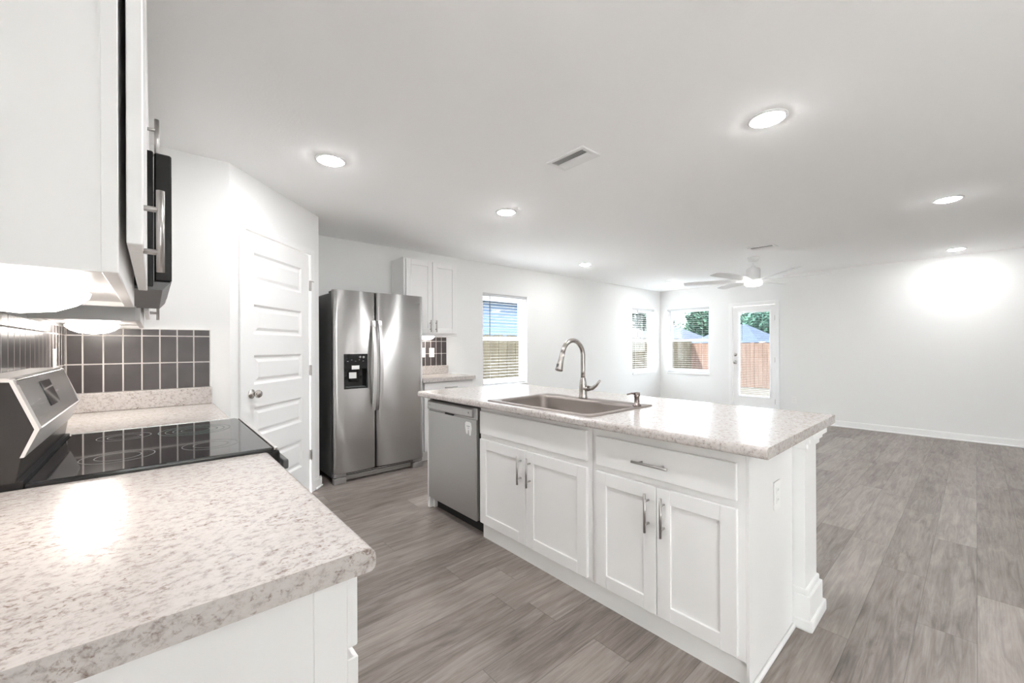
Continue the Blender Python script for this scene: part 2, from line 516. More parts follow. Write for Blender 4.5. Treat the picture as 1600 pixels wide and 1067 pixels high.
# baseboards: board with a small ogee cap and a shoe
def basebd(name, fr, u0, u1):
    bm = B()
    fbx(bm, fr, u0, u1, 0, 0.082, 0.0, 0.014)
    fbx(bm, fr, u0, u1, 0.082, 0.095, 0.0, 0.009, 0.003)
    fbx(bm, fr, u0, u1, 0.0, 0.02, 0.014, 0.027, 0.005)
    return struct(name, bm, 'trim')
basebd('baseboard_right', (Vector((RX, REAR)), Vector((0, 1)), Vector((-1, 0))), 0.0, 2.138 - REAR)
basebd('baseboard_far', (Vector((WX, 2.138)), Vector((0, 1)), Vector((-1, 0))), 0.98, WY - 2.138)
basebd('baseboard_back', (Vector((3.24, WY)), Vector((1, 0)), Vector((0, -1))), 0.0, WX - 3.24)
basebd('baseboard_pantry', PF, DS1 + 0.062, plen + 0.02)
basebd('baseboard_alcove', (Vector((PB.x, PB.y)), Vector((0, 1)), Vector((1, 0))), -0.01, 0.05)
basebd('baseboard_rear', (Vector((0.0, REAR)), Vector((1, 0)), Vector((0, 1))), 0.0, RX)

# pantry door: flat casing, five recessed panels, three hinges, round knob
bm = B()
fbx(bm, PF, DS0 - 0.062, DS0 - 0.006, 0, DZ + 0.058, 0.0, 0.016, 0.003)
fbx(bm, PF, DS1 + 0.006, DS1 + 0.062, 0, DZ + 0.058, 0.0, 0.016, 0.003)
fbx(bm, PF, DS0 - 0.006, DS1 + 0.006, DZ + 0.004, DZ + 0.058, 0.0, 0.016, 0.003)
struct('trim_1', bm, 'trim')
bm = B()
panels = [(0.262, 0.49), (0.638, 0.843), (1.0, 1.204), (1.35, 1.558), (1.71, 1.918)]
S0, S1 = 0.225, 0.812
fbx(bm, PF, DS0, S0, 0.012, DZ, -0.035, 0.0)
fbx(bm, PF, S1, DS1, 0.012, DZ, -0.035, 0.0)
zs = [0.012] + [z for p in panels for z in p] + [DZ]
for i in range(0, len(zs), 2): fbx(bm, PF, S0, S1, zs[i], zs[i + 1], -0.035, 0.0)
def sloped(bm, fr, u0, u1, z0, z1, w, d):
    """recessed field: four sloping margins and a raised flat centre"""
    o, a, n = fr
    def P(u, z, dd): return Vector((o[0] + a[0] * u + n[0] * dd, o[1] + a[1] * u + n[1] * dd, z))
    L0 = [P(u0, z0, 0), P(u1, z0, 0), P(u1, z1, 0), P(u0, z1, 0)]
    L1 = [P(u0 + w, z0 + w, -d), P(u1 - w, z0 + w, -d), P(u1 - w, z1 - w, -d), P(u0 + w, z1 - w, -d)]
    w2 = w + 0.012; w3 = w2 + 0.02
    L2 = [P(u0 + w2, z0 + w2, -d), P(u1 - w2, z0 + w2, -d), P(u1 - w2, z1 - w2, -d), P(u0 + w2, z1 - w2, -d)]
    L3 = [P(u0 + w3, z0 + w3, -0.003), P(u1 - w3, z0 + w3, -0.003), P(u1 - w3, z1 - w3, -0.003), P(u0 + w3, z1 - w3, -0.003)]
    loops = [[bm.verts.new(p) for p in L] for L in (L0, L1, L2, L3)]
    for A_, B_ in zip(loops, loops[1:]):
        for k in range(4): bm.faces.new((A_[k], A_[(k + 1) % 4], B_[(k + 1) % 4], B_[k]))
    bm.faces.new(loops[-1])
for z0, z1 in panels: sloped(bm, PF, S0, S1, z0, z1, 0.016, 0.011)
door1 = struct('door_1', bm, 'trim')
def at_frame(fr, u, z, d): return (fr[0][0] + fr[1][0] * u + fr[2][0] * d, fr[0][1] + fr[1][1] * u + fr[2][1] * d, z)
bm = B()
k0 = at_frame(PF, 0.195, 0.94, 0.0); kax = (pn.x, pn.y, 0)
lathe(bm, [(0.0, 0.0), (0.032, 0.0), (0.032, 0.006), (0.014, 0.010), (0.011, 0.028), (0.018, 0.034), (0.027, 0.044), (0.028, 0.054), (0.02, 0.066), (0.0, 0.069)], k0, kax, 24)
obj('door_knob', bm, 'nickel', door1, 'satin nickel door knob')
for hz in (0.33, 1.06, 1.79):
    bm = B()
    fbx(bm, PF, DS1 - 0.004, DS1 + 0.010, hz - 0.045, hz + 0.045, 0.0, 0.018, 0.003)
    if hz > 1.5: fbx(bm, PF, DS1 + 0.01, DS1 + 0.04, hz + 0.035, hz + 0.041, 0.010, 0.022)
    obj('hinge', bm, 'pull', door1)

# windows: vinyl double-hung units in drywall returns
def window(idx, axis, wall, u0, u1, z0, z1, zr):
    """axis 'X': wall plane y=wall; axis 'Y': wall plane x=wall; outward is +"""
    def b(bm, ua, ub, za, zb, d0, d1, bev=0.0):
        if axis == 'X': bx(bm, ua, ub, wall + d0, wall + d1, za, zb, bev)
        else: bx(bm, wall + d0, wall + d1, ua, ub, za, zb, bev)
    bm = B()
    fw = 0.032
    for a in ((u0, u0 + fw, z0, z1), (u1 - fw, u1, z0, z1), (u0 + fw, u1 - fw, z0, z0 + fw), (u0 + fw, u1 - fw, z1 - fw, z1)):
        b(bm, *a, 0.085, 0.15, 0.003)
    w = struct('window_%d' % idx, bm, 'vinyl')
    for za, zb, d0 in ((zr - 0.025, z1 - fw, 0.122), (z0 + fw, zr + 0.022, 0.095)):
        sf = 0.03
        bm = B()
        b(bm, u0 + fw, u0 + fw + sf, za, zb, d0, d0 + 0.025, 0.002)
        b(bm, u1 - fw - sf, u1 - fw, za, zb, d0, d0 + 0.025, 0.002)
        b(bm, u0 + fw + sf, u1 - fw - sf, za, za + 0.045, d0, d0 + 0.025, 0.002)
        b(bm, u0 + fw + sf, u1 - fw - sf, zb - 0.04, zb, d0, d0 + 0.025, 0.002)
        s = obj('sash', bm, 'vinyl', w)
        bm = B(); b(bm, u0 + fw + sf, u1 - fw - sf, za + 0.045, zb - 0.04, d0 + 0.011, d0 + 0.014)
        obj('pane', bm, 'glass', s)
    bm = B(); b(bm, u0, u1, z0 - 0.018, z0 + 0.004, -0.022, 0.085, 0.004)
    obj('sill', bm, 'trim', w)
    return b
def blind(label, b, u0, u1, z0, z1, wand_u, pitch=0.0435, dep=0.028):
    mid = (u0 + u1) / 2
    bm = B(); b(bm, u0 + 0.008, u1 - 0.008, z1 - 0.04, z1 - 0.002, 0.012, 0.066, 0.003)
    vv = [v.co.copy() for v in bm.verts]
    loc = Vector((sum(v.x for v in vv) / len(vv), sum(v.y for v in vv) / len(vv), z0 + 0.01))
    t = thing('window_blind', label, 'blind', loc, 'window blinds')
    obj('headrail', bm, 'slat', t)
    bm = B()
    z = z0 + 0.045
    while z < z1 - 0.05:
        b(bm, u0 + 0.012, u1 - 0.012, z, z + 0.002, 0.039 - dep / 2, 0.039 + dep / 2)
        z += pitch
    obj('slats', bm, 'slat', t)
    bm = B(); b(bm, u0 + 0.012, u1 - 0.012, z0 + 0.008, z0 + 0.024, 0.018, 0.062, 0.003)
    obj('bottom_rail', bm, 'slat', t)
    for f in (0.16, 0.84):
        uu = u0 + (u1 - u0) * f
        bm = B(); b(bm, uu - 0.0012, uu + 0.0012, z0 + 0.02, z1 - 0.03, 0.014, 0.0155)
        obj('ladder_cord', bm, 'slat', t)
    bm = B(); b(bm, wand_u - 0.005, wand_u + 0.005, z1 - 0.60, z1 - 0.04, 0.002, 0.011, 0.002)
    obj('tilt_wand', bm, 'rubber', t, 'dark tilt wand')
b1 = window(1, 'X', WY, *W1H, 1.372)
blind('open white slat blind in the window between white wall cabinet and faucet', b1, *W1H, 3.95)
b2 = window(2, 'X', WY, *W2H, 1.37)
blind('open white slat blind in the narrow looking window left of the room corner', b2, *W2H, 7.80)
b3 = window(3, 'Y', WX, *W3H, 1.375)
blind('open white slat blind in the window between room corner and glazed patio door', b3, *W3H, 4.33)

# patio door with a full glass lite
DF = (Vector((WX, 0.0)), Vector((0, 1)), Vector((-1, 0)))
bm = B()
fbx(bm, DF, 2.30, 2.362, 0, 2.062, 0, 0.016, 0.003); fbx(bm, DF, 3.076, 3.138, 0, 2.062, 0, 0.016, 0.003)
fbx(bm, DF, 2.362, 3.076, 2.0, 2.062, 0, 0.016, 0.003)
struct('trim_2', bm, 'trim')
bm = B()
d0, d1 = -0.055, -0.012
fbx(bm, DF, 2.37, 2.455, 0.02, 1.992, d0, d1); fbx(bm, DF, 2.965, 3.068, 0.02, 1.992, d0, d1)
fbx(bm, DF, 2.455, 2.965, 0.02, 0.325, d0, d1); fbx(bm, DF, 2.455, 2.965, 1.87, 1.992, d0, d1)
door2 = struct('door_2', bm, 'trim')
bm = B()
for a in ((2.428, 2.455, 0.29, 1.905), (2.965, 2.992, 0.29, 1.905), (2.455, 2.965, 0.29, 0.325), (2.455, 2.965, 1.87, 1.905)):
    fbx(bm, DF, *a, d1, 0.0, 0.004)
obj('lite_frame', bm, 'vinyl', door2)
for dd in (-0.052, -0.018):
    bm = B(); fbx(bm, DF, 2.455, 2.965, 0.325, 1.87, dd, dd + 0.003); obj('pane', bm, 'glass', door2)
bm = B()
z = 0.345
while z < 1.86:
    fbx(bm, DF, 2.462, 2.958, z, z + 0.002, -0.040, -0.030); z += 0.032
obj('slats', bm, 'slat', door2)
bm = B(); fbx(bm, DF, 2.914, 2.922, 1.36, 1.86, -0.026, -0.021); obj('tilt_wand', bm, 'rubber', door2)
bm = B(); lathe(bm, [(0, 0), (0.03, 0), (0.03, 0.012), (0.024, 0.02), (0, 0.022)], (WX + 0.012, 3.03, 1.085), (-1, 0, 0), 20); obj('deadbolt', bm, 'nickel', door2)
bm = B(); lathe(bm, [(0, 0), (0.032, 0), (0.032, 0.006), (0.013, 0.012), (0.012, 0.03), (0.024, 0.04), (0.028, 0.052), (0.02, 0.064), (0, 0.067)], (WX + 0.012, 3.03, 0.94), (-1, 0, 0), 20); obj('door_knob', bm, 'nickel', door2)
for hz in (0.25, 1.0, 1.75):
    bm = B(); fbx(bm, DF, 2.358, 2.372, hz - 0.045, hz + 0.045, -0.011, 0.006, 0.002); obj('hinge', bm, 'pull', door2)
bm = B(); bx(bm, WX - 0.01, WX + 0.15, 2.362, 3.076, 0, 0.02, 0.004); struct('trim_3', bm, 'pull')

# ------------------------------------------------------------------ cabinet pieces
def shaker(name, fr, u0, u1, z0, z1, d0, parent, rail=0.06, t=0.019, mat='cabinet'):
    bm = B()
    fbx(bm, fr, u0, u0 + rail, z0, z1, d0, d0 + t, 0.0015)
    fbx(bm, fr, u1 - rail, u1, z0, z1, d0, d0 + t, 0.0015)
    fbx(bm, fr, u0 + rail, u1 - rail, z0, z0 + rail, d0, d0 + t, 0.0015)
    fbx(bm, fr, u0 + rail, u1 - rail, z1 - rail, z1, d0, d0 + t, 0.0015)
    fbx(bm, fr, u0 + rail - 0.002, u1 - rail + 0.002, z0 + rail - 0.002, z1 - rail + 0.002, d0, d0 + t - 0.009)
    return obj(name, bm, mat, parent)

def slab(name, fr, u0, u1, z0, z1, d0, parent, t=0.019):
    bm = B(); fbx(bm, fr, u0, u1, z0, z1, d0, d0 + t, 0.005, seg=2)
    return obj(name, bm, 'cabinet', parent)

def pull(fr, u, z, d0, parent, length=0.165, vertical=True, proj=0.032, r=0.0058):
    bm = B()
    def P(uu, zz, dd): return at_frame(fr, uu, zz, dd)
    h = length / 2; s = h - 0.033
    if vertical:
        tube(bm, [P(u, z - h, d0 + proj), P(u, z + h, d0 + proj)], r, 14)
        for q in (-s, s): tube(bm, [P(u, z + q, d0 - 0.001), P(u, z + q, d0 + proj)], r * 0.8, 10)
    else:
        tube(bm, [P(u - h, z, d0 + proj), P(u + h, z, d0 + proj)], r, 14)
        for q in (-s, s): tube(bm, [P(u + q, z, d0 - 0.001), P(u + q, z, d0 + proj)], r * 0.8, 10)
    return obj('handle', bm, 'pull', parent)

RW = (Vector((0, 0)), Vector((0, 1)), Vector((1, 0)))        # range wall, u = y, d = x
CW = (Vector((0, 3.1425)), Vector((1, 0)), Vector((0, -1)))  # corner wall, u = x
BW = (Vector((0, WY)), Vector((1, 0)), Vector((0, -1)))      # back wall, u = x
IF = (Vector((1.974, 0)), Vector((0, 1)), Vector((-1, 0)))   # island front, u = y, d outwards to -x

def carcass(bm, fr, u0, u1, z0, z1, d0, d1, wall=0.016, open_bottom=0.0):
    """closed box; open_bottom>0 leaves the floor panel recessed by that much"""
    fbx(bm, fr, u0, u0 + wall, z0, z1, d0, d1 - 0.019)
    fbx(bm, fr, u1 - wall, u1, z0, z1, d0, d1 - 0.019)
    fbx(bm, fr, u0 + wall, u1 - wall, z0 + open_bottom, z0 + open_bottom + 0.012, d0, d1 - 0.019)
    fbx(bm, fr, u0 + wall, u1 - wall, z1 - 0.012, z1, d0, d1 - 0.019)
    fbx(bm, fr, u0 + wall, u1 - wall, z0 + open_bottom, z1, d0, d0 + 0.006)
    fbx(bm, fr, u0 - 0.001, u1 + 0.001, z0, z1, d1 - 0.019, d1, 0.001)      # face frame board

def wall_cab(label, fr, u0, u1, z0, z1, dep, doors, handle_u, hz, zdoor=0.047, proj=0.03):
    o = at_frame(fr, (u0 + u1) / 2, z0, dep / 2)
    t = thing('wall_cabinet', label, 'cabinet', o, 'white wall cabinets')
    bm = B(); carcass(bm, fr, u0, u1, z0, z1, 0.002, dep, open_bottom=0.011)
    obj('body', bm, 'cabinet', t)
    for (a, b_), hu in zip(doors, handle_u):
        d = shaker('door', fr, a, b_, z0 + zdoor, z1 - 0.02, dep + 0.0085, t)
        if hu is not None: pull(fr, hu, hz, dep + 0.0275, d, 0.138, proj=proj)
    return t

ZU = 1.371
wall_cab('near white wall cabinet above the counter end, dome lamp under it', RW, 0.85, 1.538, ZU, 2.27, 0.3125, [(0.853, 1.525)], [0.915], 1.456, proj=0.021)
wall_cab('short white wall cabinet above the black microwave', RW, 1.545, 2.303, 1.826, 2.27, 0.3125, [(1.56, 1.92), (1.925, 2.29)], [1.605, 2.25], 1.866, 0.02, proj=0.021)
wall_cab('white wall cabinet in the corner beyond the black microwave', RW, 2.31, 3.135, ZU, 2.27, 0.3125, [(2.325, 2.72), (2.725, 3.11)], [2.68, 2.765], 1.47)
wall_cab('white two door wall cabinet on the back wall beside the refrigerator', BW, 2.47, 3.182, 1.385, 2.275, 0.305, [(2.492, 2.824), (2.83, 3.162)], [2.790, 2.866], 1.50, 0.03)

# dome lamps fixed under the wall cabinets
def dome(loc, label, r=0.095):
    t = thing('dome_lamp', label, 'lamp', loc, 'dome lamps under the wall cabinets')
    bm = B(); lathe(bm, [(0, 0), (r * 0.93, 0), (r * 0.95, -0.012), (0, -0.012)], loc, n=48); obj('base', bm, 'fanwhite', t)
    bm = B(); lathe(bm, [(r * 0.9, -0.012), (r, -0.013), (r * 0.97, -0.022), (r * 0.8, -0.037), (r * 0.5, -0.05), (0.0, -0.056)], loc, n=48); obj('lens', bm, 'dome', t)
    return t
dm0 = dome((0.162, 1.19, ZU + 0.0105), 'lit white dome lamp under the near wall cabinet, cut by the left picture edge')
dup(dm0, (0.135, 2.80, ZU + 0.0105), 'lit white dome lamp under the corner wall cabinet above the dark tiles')
dup(dm0, (2.84, 4.40, 1.3955), 'lit white dome lamp under the back wall cabinet beside the refrigerator')

# ------------------------------------------------------------------ microwave
t = thing('microwave', 'black microwave hung on the wall above the range', 'microwave', (0.19, 1.925, 1.425))
bm = B(); bx(bm, 0.002, 0.353, 1.547, 2.301, 1.432, 1.820, 0.003); obj('body', bm, 'blackplastic', t)
bm = B(); bx(bm, 0.3545, 0.393, 1.549, 2.12, 1.45, 1.818, 0.004); d = obj('door', bm, 'blackplastic', t)
bm = B(); bx(bm, 0.393, 0.395, 1.62, 2.06, 1.52, 1.78, 0.001); obj('door_glass', bm, 'blackglass', d)
bm = B(); bx(bm, 0.357, 0.393, 2.123, 2.299, 1.45, 1.818, 0.004); obj('control_panel', bm, 'blackglass', t)
bm = B(); prism(bm, [(0.30, 1.425), (0.372, 1.425), (0.39, 1.448), (0.30, 1.448)], 'Y', 1.549, 2.299); obj('vent_lip', bm, 'greyside', t)
for y0 in (1.62, 1.98):
    bm = B(); bx(bm, 0.06, 0.28, y0, y0 + 0.25, 1.427, 1.4315, 0.001); obj('filter', bm, 'grille', t)

# ------------------------------------------------------------------ range side: base cabinets, counters
def base_cab_range(label, y0, y1):
    t = thing('base_cabinet', label, 'cabinet', (0.3, (y0 + y1) / 2, 0), 'white base cabinets')
    bm = B()
    bx(bm, 0.004, 0.598, y0, y1, 0.10, 0.873, 0.001)
    bx(bm, 0.004, 0.53, y0 + 0.001, y1 - 0.001, 0.0, 0.10)
    obj('body', bm, 'cabinet', t)
    bm = B(); bx(bm, 0.53, 0.535, y0, y1, 0, 0.10); obj('toe_kick', bm, 'cabinet', t)
    dr = slab('drawer', RW, y0 + 0.003, y1 - 0.012, 0.738, 0.862, 0.600, t)
    pull(RW, (y0 + y1) / 2, 0.80, 0.619, dr, vertical=False)
    n = max(1, round((y1 - y0) / 0.4))
    w = (y1 - y0 - 0.015) / n
    for i in range(n):
        a = y0 + 0.003 + i * w
        d = shaker('door', RW, a, a + w - 0.003, 0.115, 0.720, 0.600, t)
        pull(RW, (a + w - 0.04) if i % 2 == 0 else a + 0.035, 0.63, 0.619, d)
    return t
nb = base_cab_range('white base cabinet under the near counter, its plain end in the foreground', 0.712, 1.536)
bm = B(); bx(bm, 0.545, 0.5985, 0.7085, 0.7115, 0.10, 0.872, 0.001); obj('corner_stile', bm, 'cabinet', nb)
base_cab_range('white base cabinet in the corner beyond the range', 2.31, 3.138)

def counter_profile(x0, x1, zt=0.914, th=0.0408, r=0.016):
    """x0 wall side, x1 front side (may be smaller than x0): rolled front edge"""
    s = 1 if x1 > x0 else -1
    pts = [(x0, zt - th), (x0, zt)]
    for k in range(0, 7):
        a = PI / 2 * (1 - k / 6)
        pts.append((x1 - s * r + s * r * math.cos(a), zt - r + r * math.sin(a)))
    for k in range(0, 5):
        a = -PI / 2 * k / 4
        pts.append((x1 - s * r * 0.7 + s * r * 0.7 * math.cos(a), zt - th + r * 0.7 + r * 0.7 * math.sin(a)))
    return pts
bm = B(); prism(bm, counter_profile(0.002, 0.640), 'Y', 0.688, 1.541)
o = obj('countertop', bm, 'laminate'); tag(o, 'near speckled laminate countertop filling the lower left foreground', 'countertop', 'laminate countertops')
bm = B(); bx(bm, 0.002, 0.021, 0.688, 1.541, 0.914, 1.016, 0.004); obj('backsplash_strip', bm, 'laminate', o)
bm = B(); prism(bm, counter_profile(0.002, 0.640), 'Y', 2.306, 3.140)
o = obj('countertop', bm, 'laminate'); tag(o, 'speckled laminate corner countertop between range and tiled corner wall', 'countertop', 'laminate countertops')
bm = B(); bx(bm, 0.002, 0.021, 2.306, 3.12, 0.914, 1.016, 0.004); bx(bm, 0.002, 0.625, 3.121, 3.1405, 0.914, 1.016, 0.004); obj('backsplash_strip', bm, 'laminate', o)

# tile backsplashes: real tiles proud of a grout bed
def tiles(name, label, fr, u0, u1, z0, z1, start, pitch=0.0777, rowp=0.1555, edge=True):
    bm = B()
    fbx(bm, fr, u0, u1, z0, z1, 0.0005, 0.0045, mi=0)
    g = 0.0021
    us = [u0]; u = start
    while u < u1 - 0.004:
        if u > u0 + 0.004: us.append(u)
        u += pitch
    us.append(u1)
    zz = [z0]; z = z0 + rowp
    while z < z1 - 0.004:
        zz.append(z); z += rowp
    zz.append(z1)
    for ua, ub in zip(us, us[1:]):
        for za, zb in zip(zz, zz[1:]):
            if ub - ua > 0.012 and zb - za > 0.012:
                fbx(bm, fr, ua + g, ub - g, za + g, zb - g, 0.0045, 0.0085, 0.0012, mi=1)
    o = obj(name, bm, ['grout', 'tile'])
    return tag(o, label, 'backsplash', 'charcoal tile backsplashes')
tiles('tile_backsplash', 'charcoal tile backsplash on the corner wall, lit by the dome lamp', CW, 0.010, 0.6165, 1.0165, 1.368, 0.0705)
tiles('tile_backsplash', 'glossy charcoal tile backsplash on the left wall behind the range', RW, 0.69, 3.1335, 1.0165, 1.3695, 0.69)
tiles('tile_backsplash', 'small charcoal tile backsplash on the back wall beside the refrigerator', BW, 2.50, 3.22, 1.0165, 1.381, 2.52)
bm = B(); fbx(bm, CW, 0.6165, 0.6215, 1.0165, 1.372, 0.0005, 0.009, 0.001); fbx(bm, CW, 0.33, 0.6165, 1.368, 1.372, 0.0005, 0.009); struct('trim_4', bm, 'plate')

# ------------------------------------------------------------------ range
t = thing('range', 'stainless electric range with black glass cooktop and slanted control panel', 'range', (0.34, 1.924, 0))
bm = B(); bx(bm, 0.006, 0.63, 1.546, 2.302, 0.03, 0.905, 0.003); obj('body', bm, 'rangeside', t)
# back guard: end profile extruded along the wall
prof = [(0.010, 0.93), (0.010, 1.182), (0.080, 1.184), (0.092, 1.178), (0.132, 1.058), (0.129, 1.047), (0.106, 0.985), (0.098, 0.93)]
bm = B(); prism(bm, prof, 'Y', 1.5475, 2.3005); g = obj('back_guard', bm, 'rangeside', t)
bm = B()
P0, P1 = Vector((0.0945, 1.1765)), Vector((0.1335, 1.0585))
nn = Vector((0.95, 0.31)).normalized()
face = [tuple(P0), tuple(P0 + nn * 0.002), tuple(P1 + nn * 0.002), tuple(P1)]
prism(bm, face, 'Y', 1.562, 2.286)
obj('control_panel', bm, 'guardsteel', g, 'slanted stainless control panel')
bm = B()      # guard end cap and rim, counter reflection painted into their pale colour
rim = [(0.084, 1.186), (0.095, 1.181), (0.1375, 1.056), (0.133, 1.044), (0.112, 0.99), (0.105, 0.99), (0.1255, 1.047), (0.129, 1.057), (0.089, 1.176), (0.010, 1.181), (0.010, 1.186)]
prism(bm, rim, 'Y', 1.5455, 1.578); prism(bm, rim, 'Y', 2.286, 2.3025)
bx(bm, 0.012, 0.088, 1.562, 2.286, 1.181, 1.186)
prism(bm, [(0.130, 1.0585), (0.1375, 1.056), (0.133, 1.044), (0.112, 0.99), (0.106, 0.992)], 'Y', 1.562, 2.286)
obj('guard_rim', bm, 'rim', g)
bm = B()
Q0 = P0 + (P1 - P0) * 0.13 + nn * 0.002; Q1 = P0 + (P1 - P0) * 0.74 + nn * 0.002
prism(bm, [tuple(Q0), tuple(Q0 + nn * 0.002), tuple(Q1 + nn * 0.002), tuple(Q1)], 'Y', 1.80, 1.945)
obj('display', bm, 'blackglass', g, 'black clock display')
bm = B(); bx(bm, 0.012, 0.110, 1.549, 2.299, 0.905, 0.932); obj('vent_strip', bm, 'black', t)
# cooktop
bm = B()
bx(bm, 0.112, 0.650, 1.5445, 2.3035, 0.906, 0.926, 0.006, seg=2)
ct = obj('cooktop', bm, 'blackglass', t)
for (x, y, r, m_) in ((0.27, 1.74, 0.085, 'ring'), (0.27, 2.11, 0.075, 'ring'), (0.50, 1.74, 0.078, 'ring'), (0.48, 2.09, 0.115, 'ringgreen')):
    bm = B()
    for rr in ([r, r * 0.62] if m_ == 'ring' else [r, r * 0.82, r * 0.62, r * 0.4]):
        lathe(bm, [(rr - 0.0012, 0.0), (rr + 0.0012, 0.0), (rr + 0.0012, 0.0003), (rr - 0.0012, 0.0003), (rr - 0.0012, 0.0)], (x, y, 0.9261), n=48, cap=False)
    obj('burner_ring', bm, m_, ct)
bm = B(); bx(bm, 0.6515, 0.664, 1.5455, 2.3025, 0.917, 0.928, 0.004, seg=2); bx(bm, 0.114, 0.640, 2.298, 2.304, 0.9255, 0.9275); obj('front_trim', bm, 'guardsteel', ct, 'thin stainless front edge')
bm = B(); bx(bm, 0.631, 0.672, 1.5465, 2.3015, 0.845, 0.914, 0.012, seg=3); obj('front_panel', bm, 'blackplastic', t)
bm = B(); bx(bm, 0.631, 0.656, 1.551, 2.297, 0.23, 0.84, 0.006); dr = obj('oven_door', bm, 'steel', t)
bm = B(); bx(bm, 0.656, 0.658, 1.66, 2.19, 0.36, 0.68, 0.001); obj('oven_window', bm, 'blackglass', dr)
bm = B()
bx(bm, 0.684, 0.704, 1.575, 2.273, 0.838, 0.872, 0.008, seg=3)
for y in (1.60, 2.248): bx(bm, 0.655, 0.680, y - 0.012, y + 0.012, 0.832, 0.862, 0.004)
obj('oven_handle', bm, 'greyside', dr)
bm = B(); bx(bm, 0.631, 0.654, 1.551, 2.297, 0.05, 0.22, 0.006); obj('drawer', bm, 'steel', t)
for y in (1.60, 2.25):
    bm = B(); bx(bm, 0.57, 0.60, y - 0.02, y + 0.02, 0, 0.03); obj('foot', bm, 'black', t)

# ------------------------------------------------------------------ back wall counter beside the refrigerator
t = thing('base_cabinet', 'white base cabinet on the back wall half hidden behind the refrigerator', 'cabinet', (2.88, 4.25, 0), 'white base cabinets')
bm = B(); bx(bm, 2.55, 3.225, 3.975, 4.555, 0.10, 0.873, 0.001); bx(bm, 2.55, 3.225, 4.03, 4.555, 0, 0.10); obj('body', bm, 'cabinet', t)
BF = (Vector((0, 3.975)), Vector((1, 0)), Vector((0, -1)))
dr = slab('drawer', BF, 2.56, 3.21, 0.738, 0.86, 0.001, t); pull(BF, 2.885, 0.80, 0.020, dr, vertical=False)
for a, hu in ((2.56, 2.845), (2.887, 2.925)):
    d = shaker('door', BF, a, a + 0.323, 0.115, 0.72, 0.001, t); pull(BF, hu, 0.63, 0.020, d)
bm = B()
pts = []
x0, x1, y0, y1, rc = 2.53, 3.262, 3.925, 4.556, 0.07
pts = [(x0, y1), (x0, y0)] + [(x1 - rc + rc * math.sin(a * PI / 16), y0 + rc - rc * math.cos(a * PI / 16)) for a in range(9)] + [(x1, y1)]
prism(bm, pts, 'Z', 0.874, 0.914)
o = obj('countertop', bm, 'laminate'); tag(o, 'short speckled laminate countertop behind the refrigerator on the back wall', 'countertop', 'laminate countertops')
bm = B(); bx(bm, 2.53, 3.238, 4.537, 4.557, 0.914, 1.016, 0.004); obj('backsplash_strip', bm, 'laminate', o)

# ------------------------------------------------------------------ refrigerator
FX0, FX1, FS = 1.580, 2.486, 1.976
t = thing('refrigerator', 'stainless side by side refrigerator with black ice dispenser', 'refrigerator', ((FX0 + FX1) / 2, 4.2, 0))
bm = B(); bx(bm, FX0 + 0.004, FX1 - 0.004, 3.912, 4.545, 0.045, 1.765, 0.006); obj('body', bm, 'greyside', t)
def curved_door(x0, x1, z0, z1, hole=None):
    """bowed stainless door skin; outer face bows towards -y"""
    bm = B()
    yb, yf, bow, rc = 3.905, 3.846, 0.013, 0.016
    xm, hw = (x0 + x1) / 2, (x1 - x0) / 2
    def yo(x): return yf - bow * (1 - ((x - xm) / hw) ** 2)
    xs = [x0 + (x1 - x0) * k / 24 for k in range(25)]
    if hole: xs = sorted(set(xs + [hole[0], hole[1]]))
    zs_ = [z0, z1] if not hole else [z0, hole[2], hole[3], z1]
    fr_ = {}
    for x in xs:
        e = min(x - x0, x1 - x)
        y = yo(x)
        if e < rc: y += rc - math.sqrt(max(0, rc * rc - (rc - e) ** 2))
        for z in zs_: fr_[(x, z)] = bm.verts.new((x, y, z))
    bk = {(x, z): bm.verts.new((x, yb, z)) for x in (x0, x1) for z in (z0, z1)}
    for xa, xb in zip(xs, xs[1:]):
        for za, zb in zip(zs_, zs_[1:]):
            if hole and xa >= hole[0] - 1e-6 and xb <= hole[1] + 1e-6 and za == hole[2]: continue
            f = bm.faces.new((fr_[(xa, za)], fr_[(xb, za)], fr_[(xb, zb)], fr_[(xa, zb)])); f.smooth = True
    bm.faces.new([fr_[(x, z1)] for x in xs] + [bk[(x1, z1)], bk[(x0, z1)]])
    bm.faces.new([fr_[(x, z0)] for x in xs][::-1] + [bk[(x0, z0)], bk[(x1, z0)]])
    bm.faces.new([fr_[(x0, z)] for z in zs_] + [bk[(x0, z1)], bk[(x0, z0)]])
    bm.faces.new([fr_[(x1, z)] for z in zs_][::-1] + [bk[(x1, z0)], bk[(x1, z1)]])
    bm.faces.new((bk[(x0, z0)], bk[(x0, z1)], bk[(x1, z1)], bk[(x1, z0)]))
    bmesh.ops.recalc_face_normals(bm, faces=bm.faces[:])
    return bm, yo
HX0, HX1, HZ0, HZ1 = 1.667, 1.889, 0.870, 1.194
bm, yoL = curved_door(FX0, FS - 0.003, 0.098, 1.785, (HX0, HX1, HZ0, HZ1)); dl = obj('door', bm, 'steel', t)
bm, yoR = curved_door(FS + 0.003, FX1, 0.098, 1.785); drr = obj('door', bm, 'steel', t)
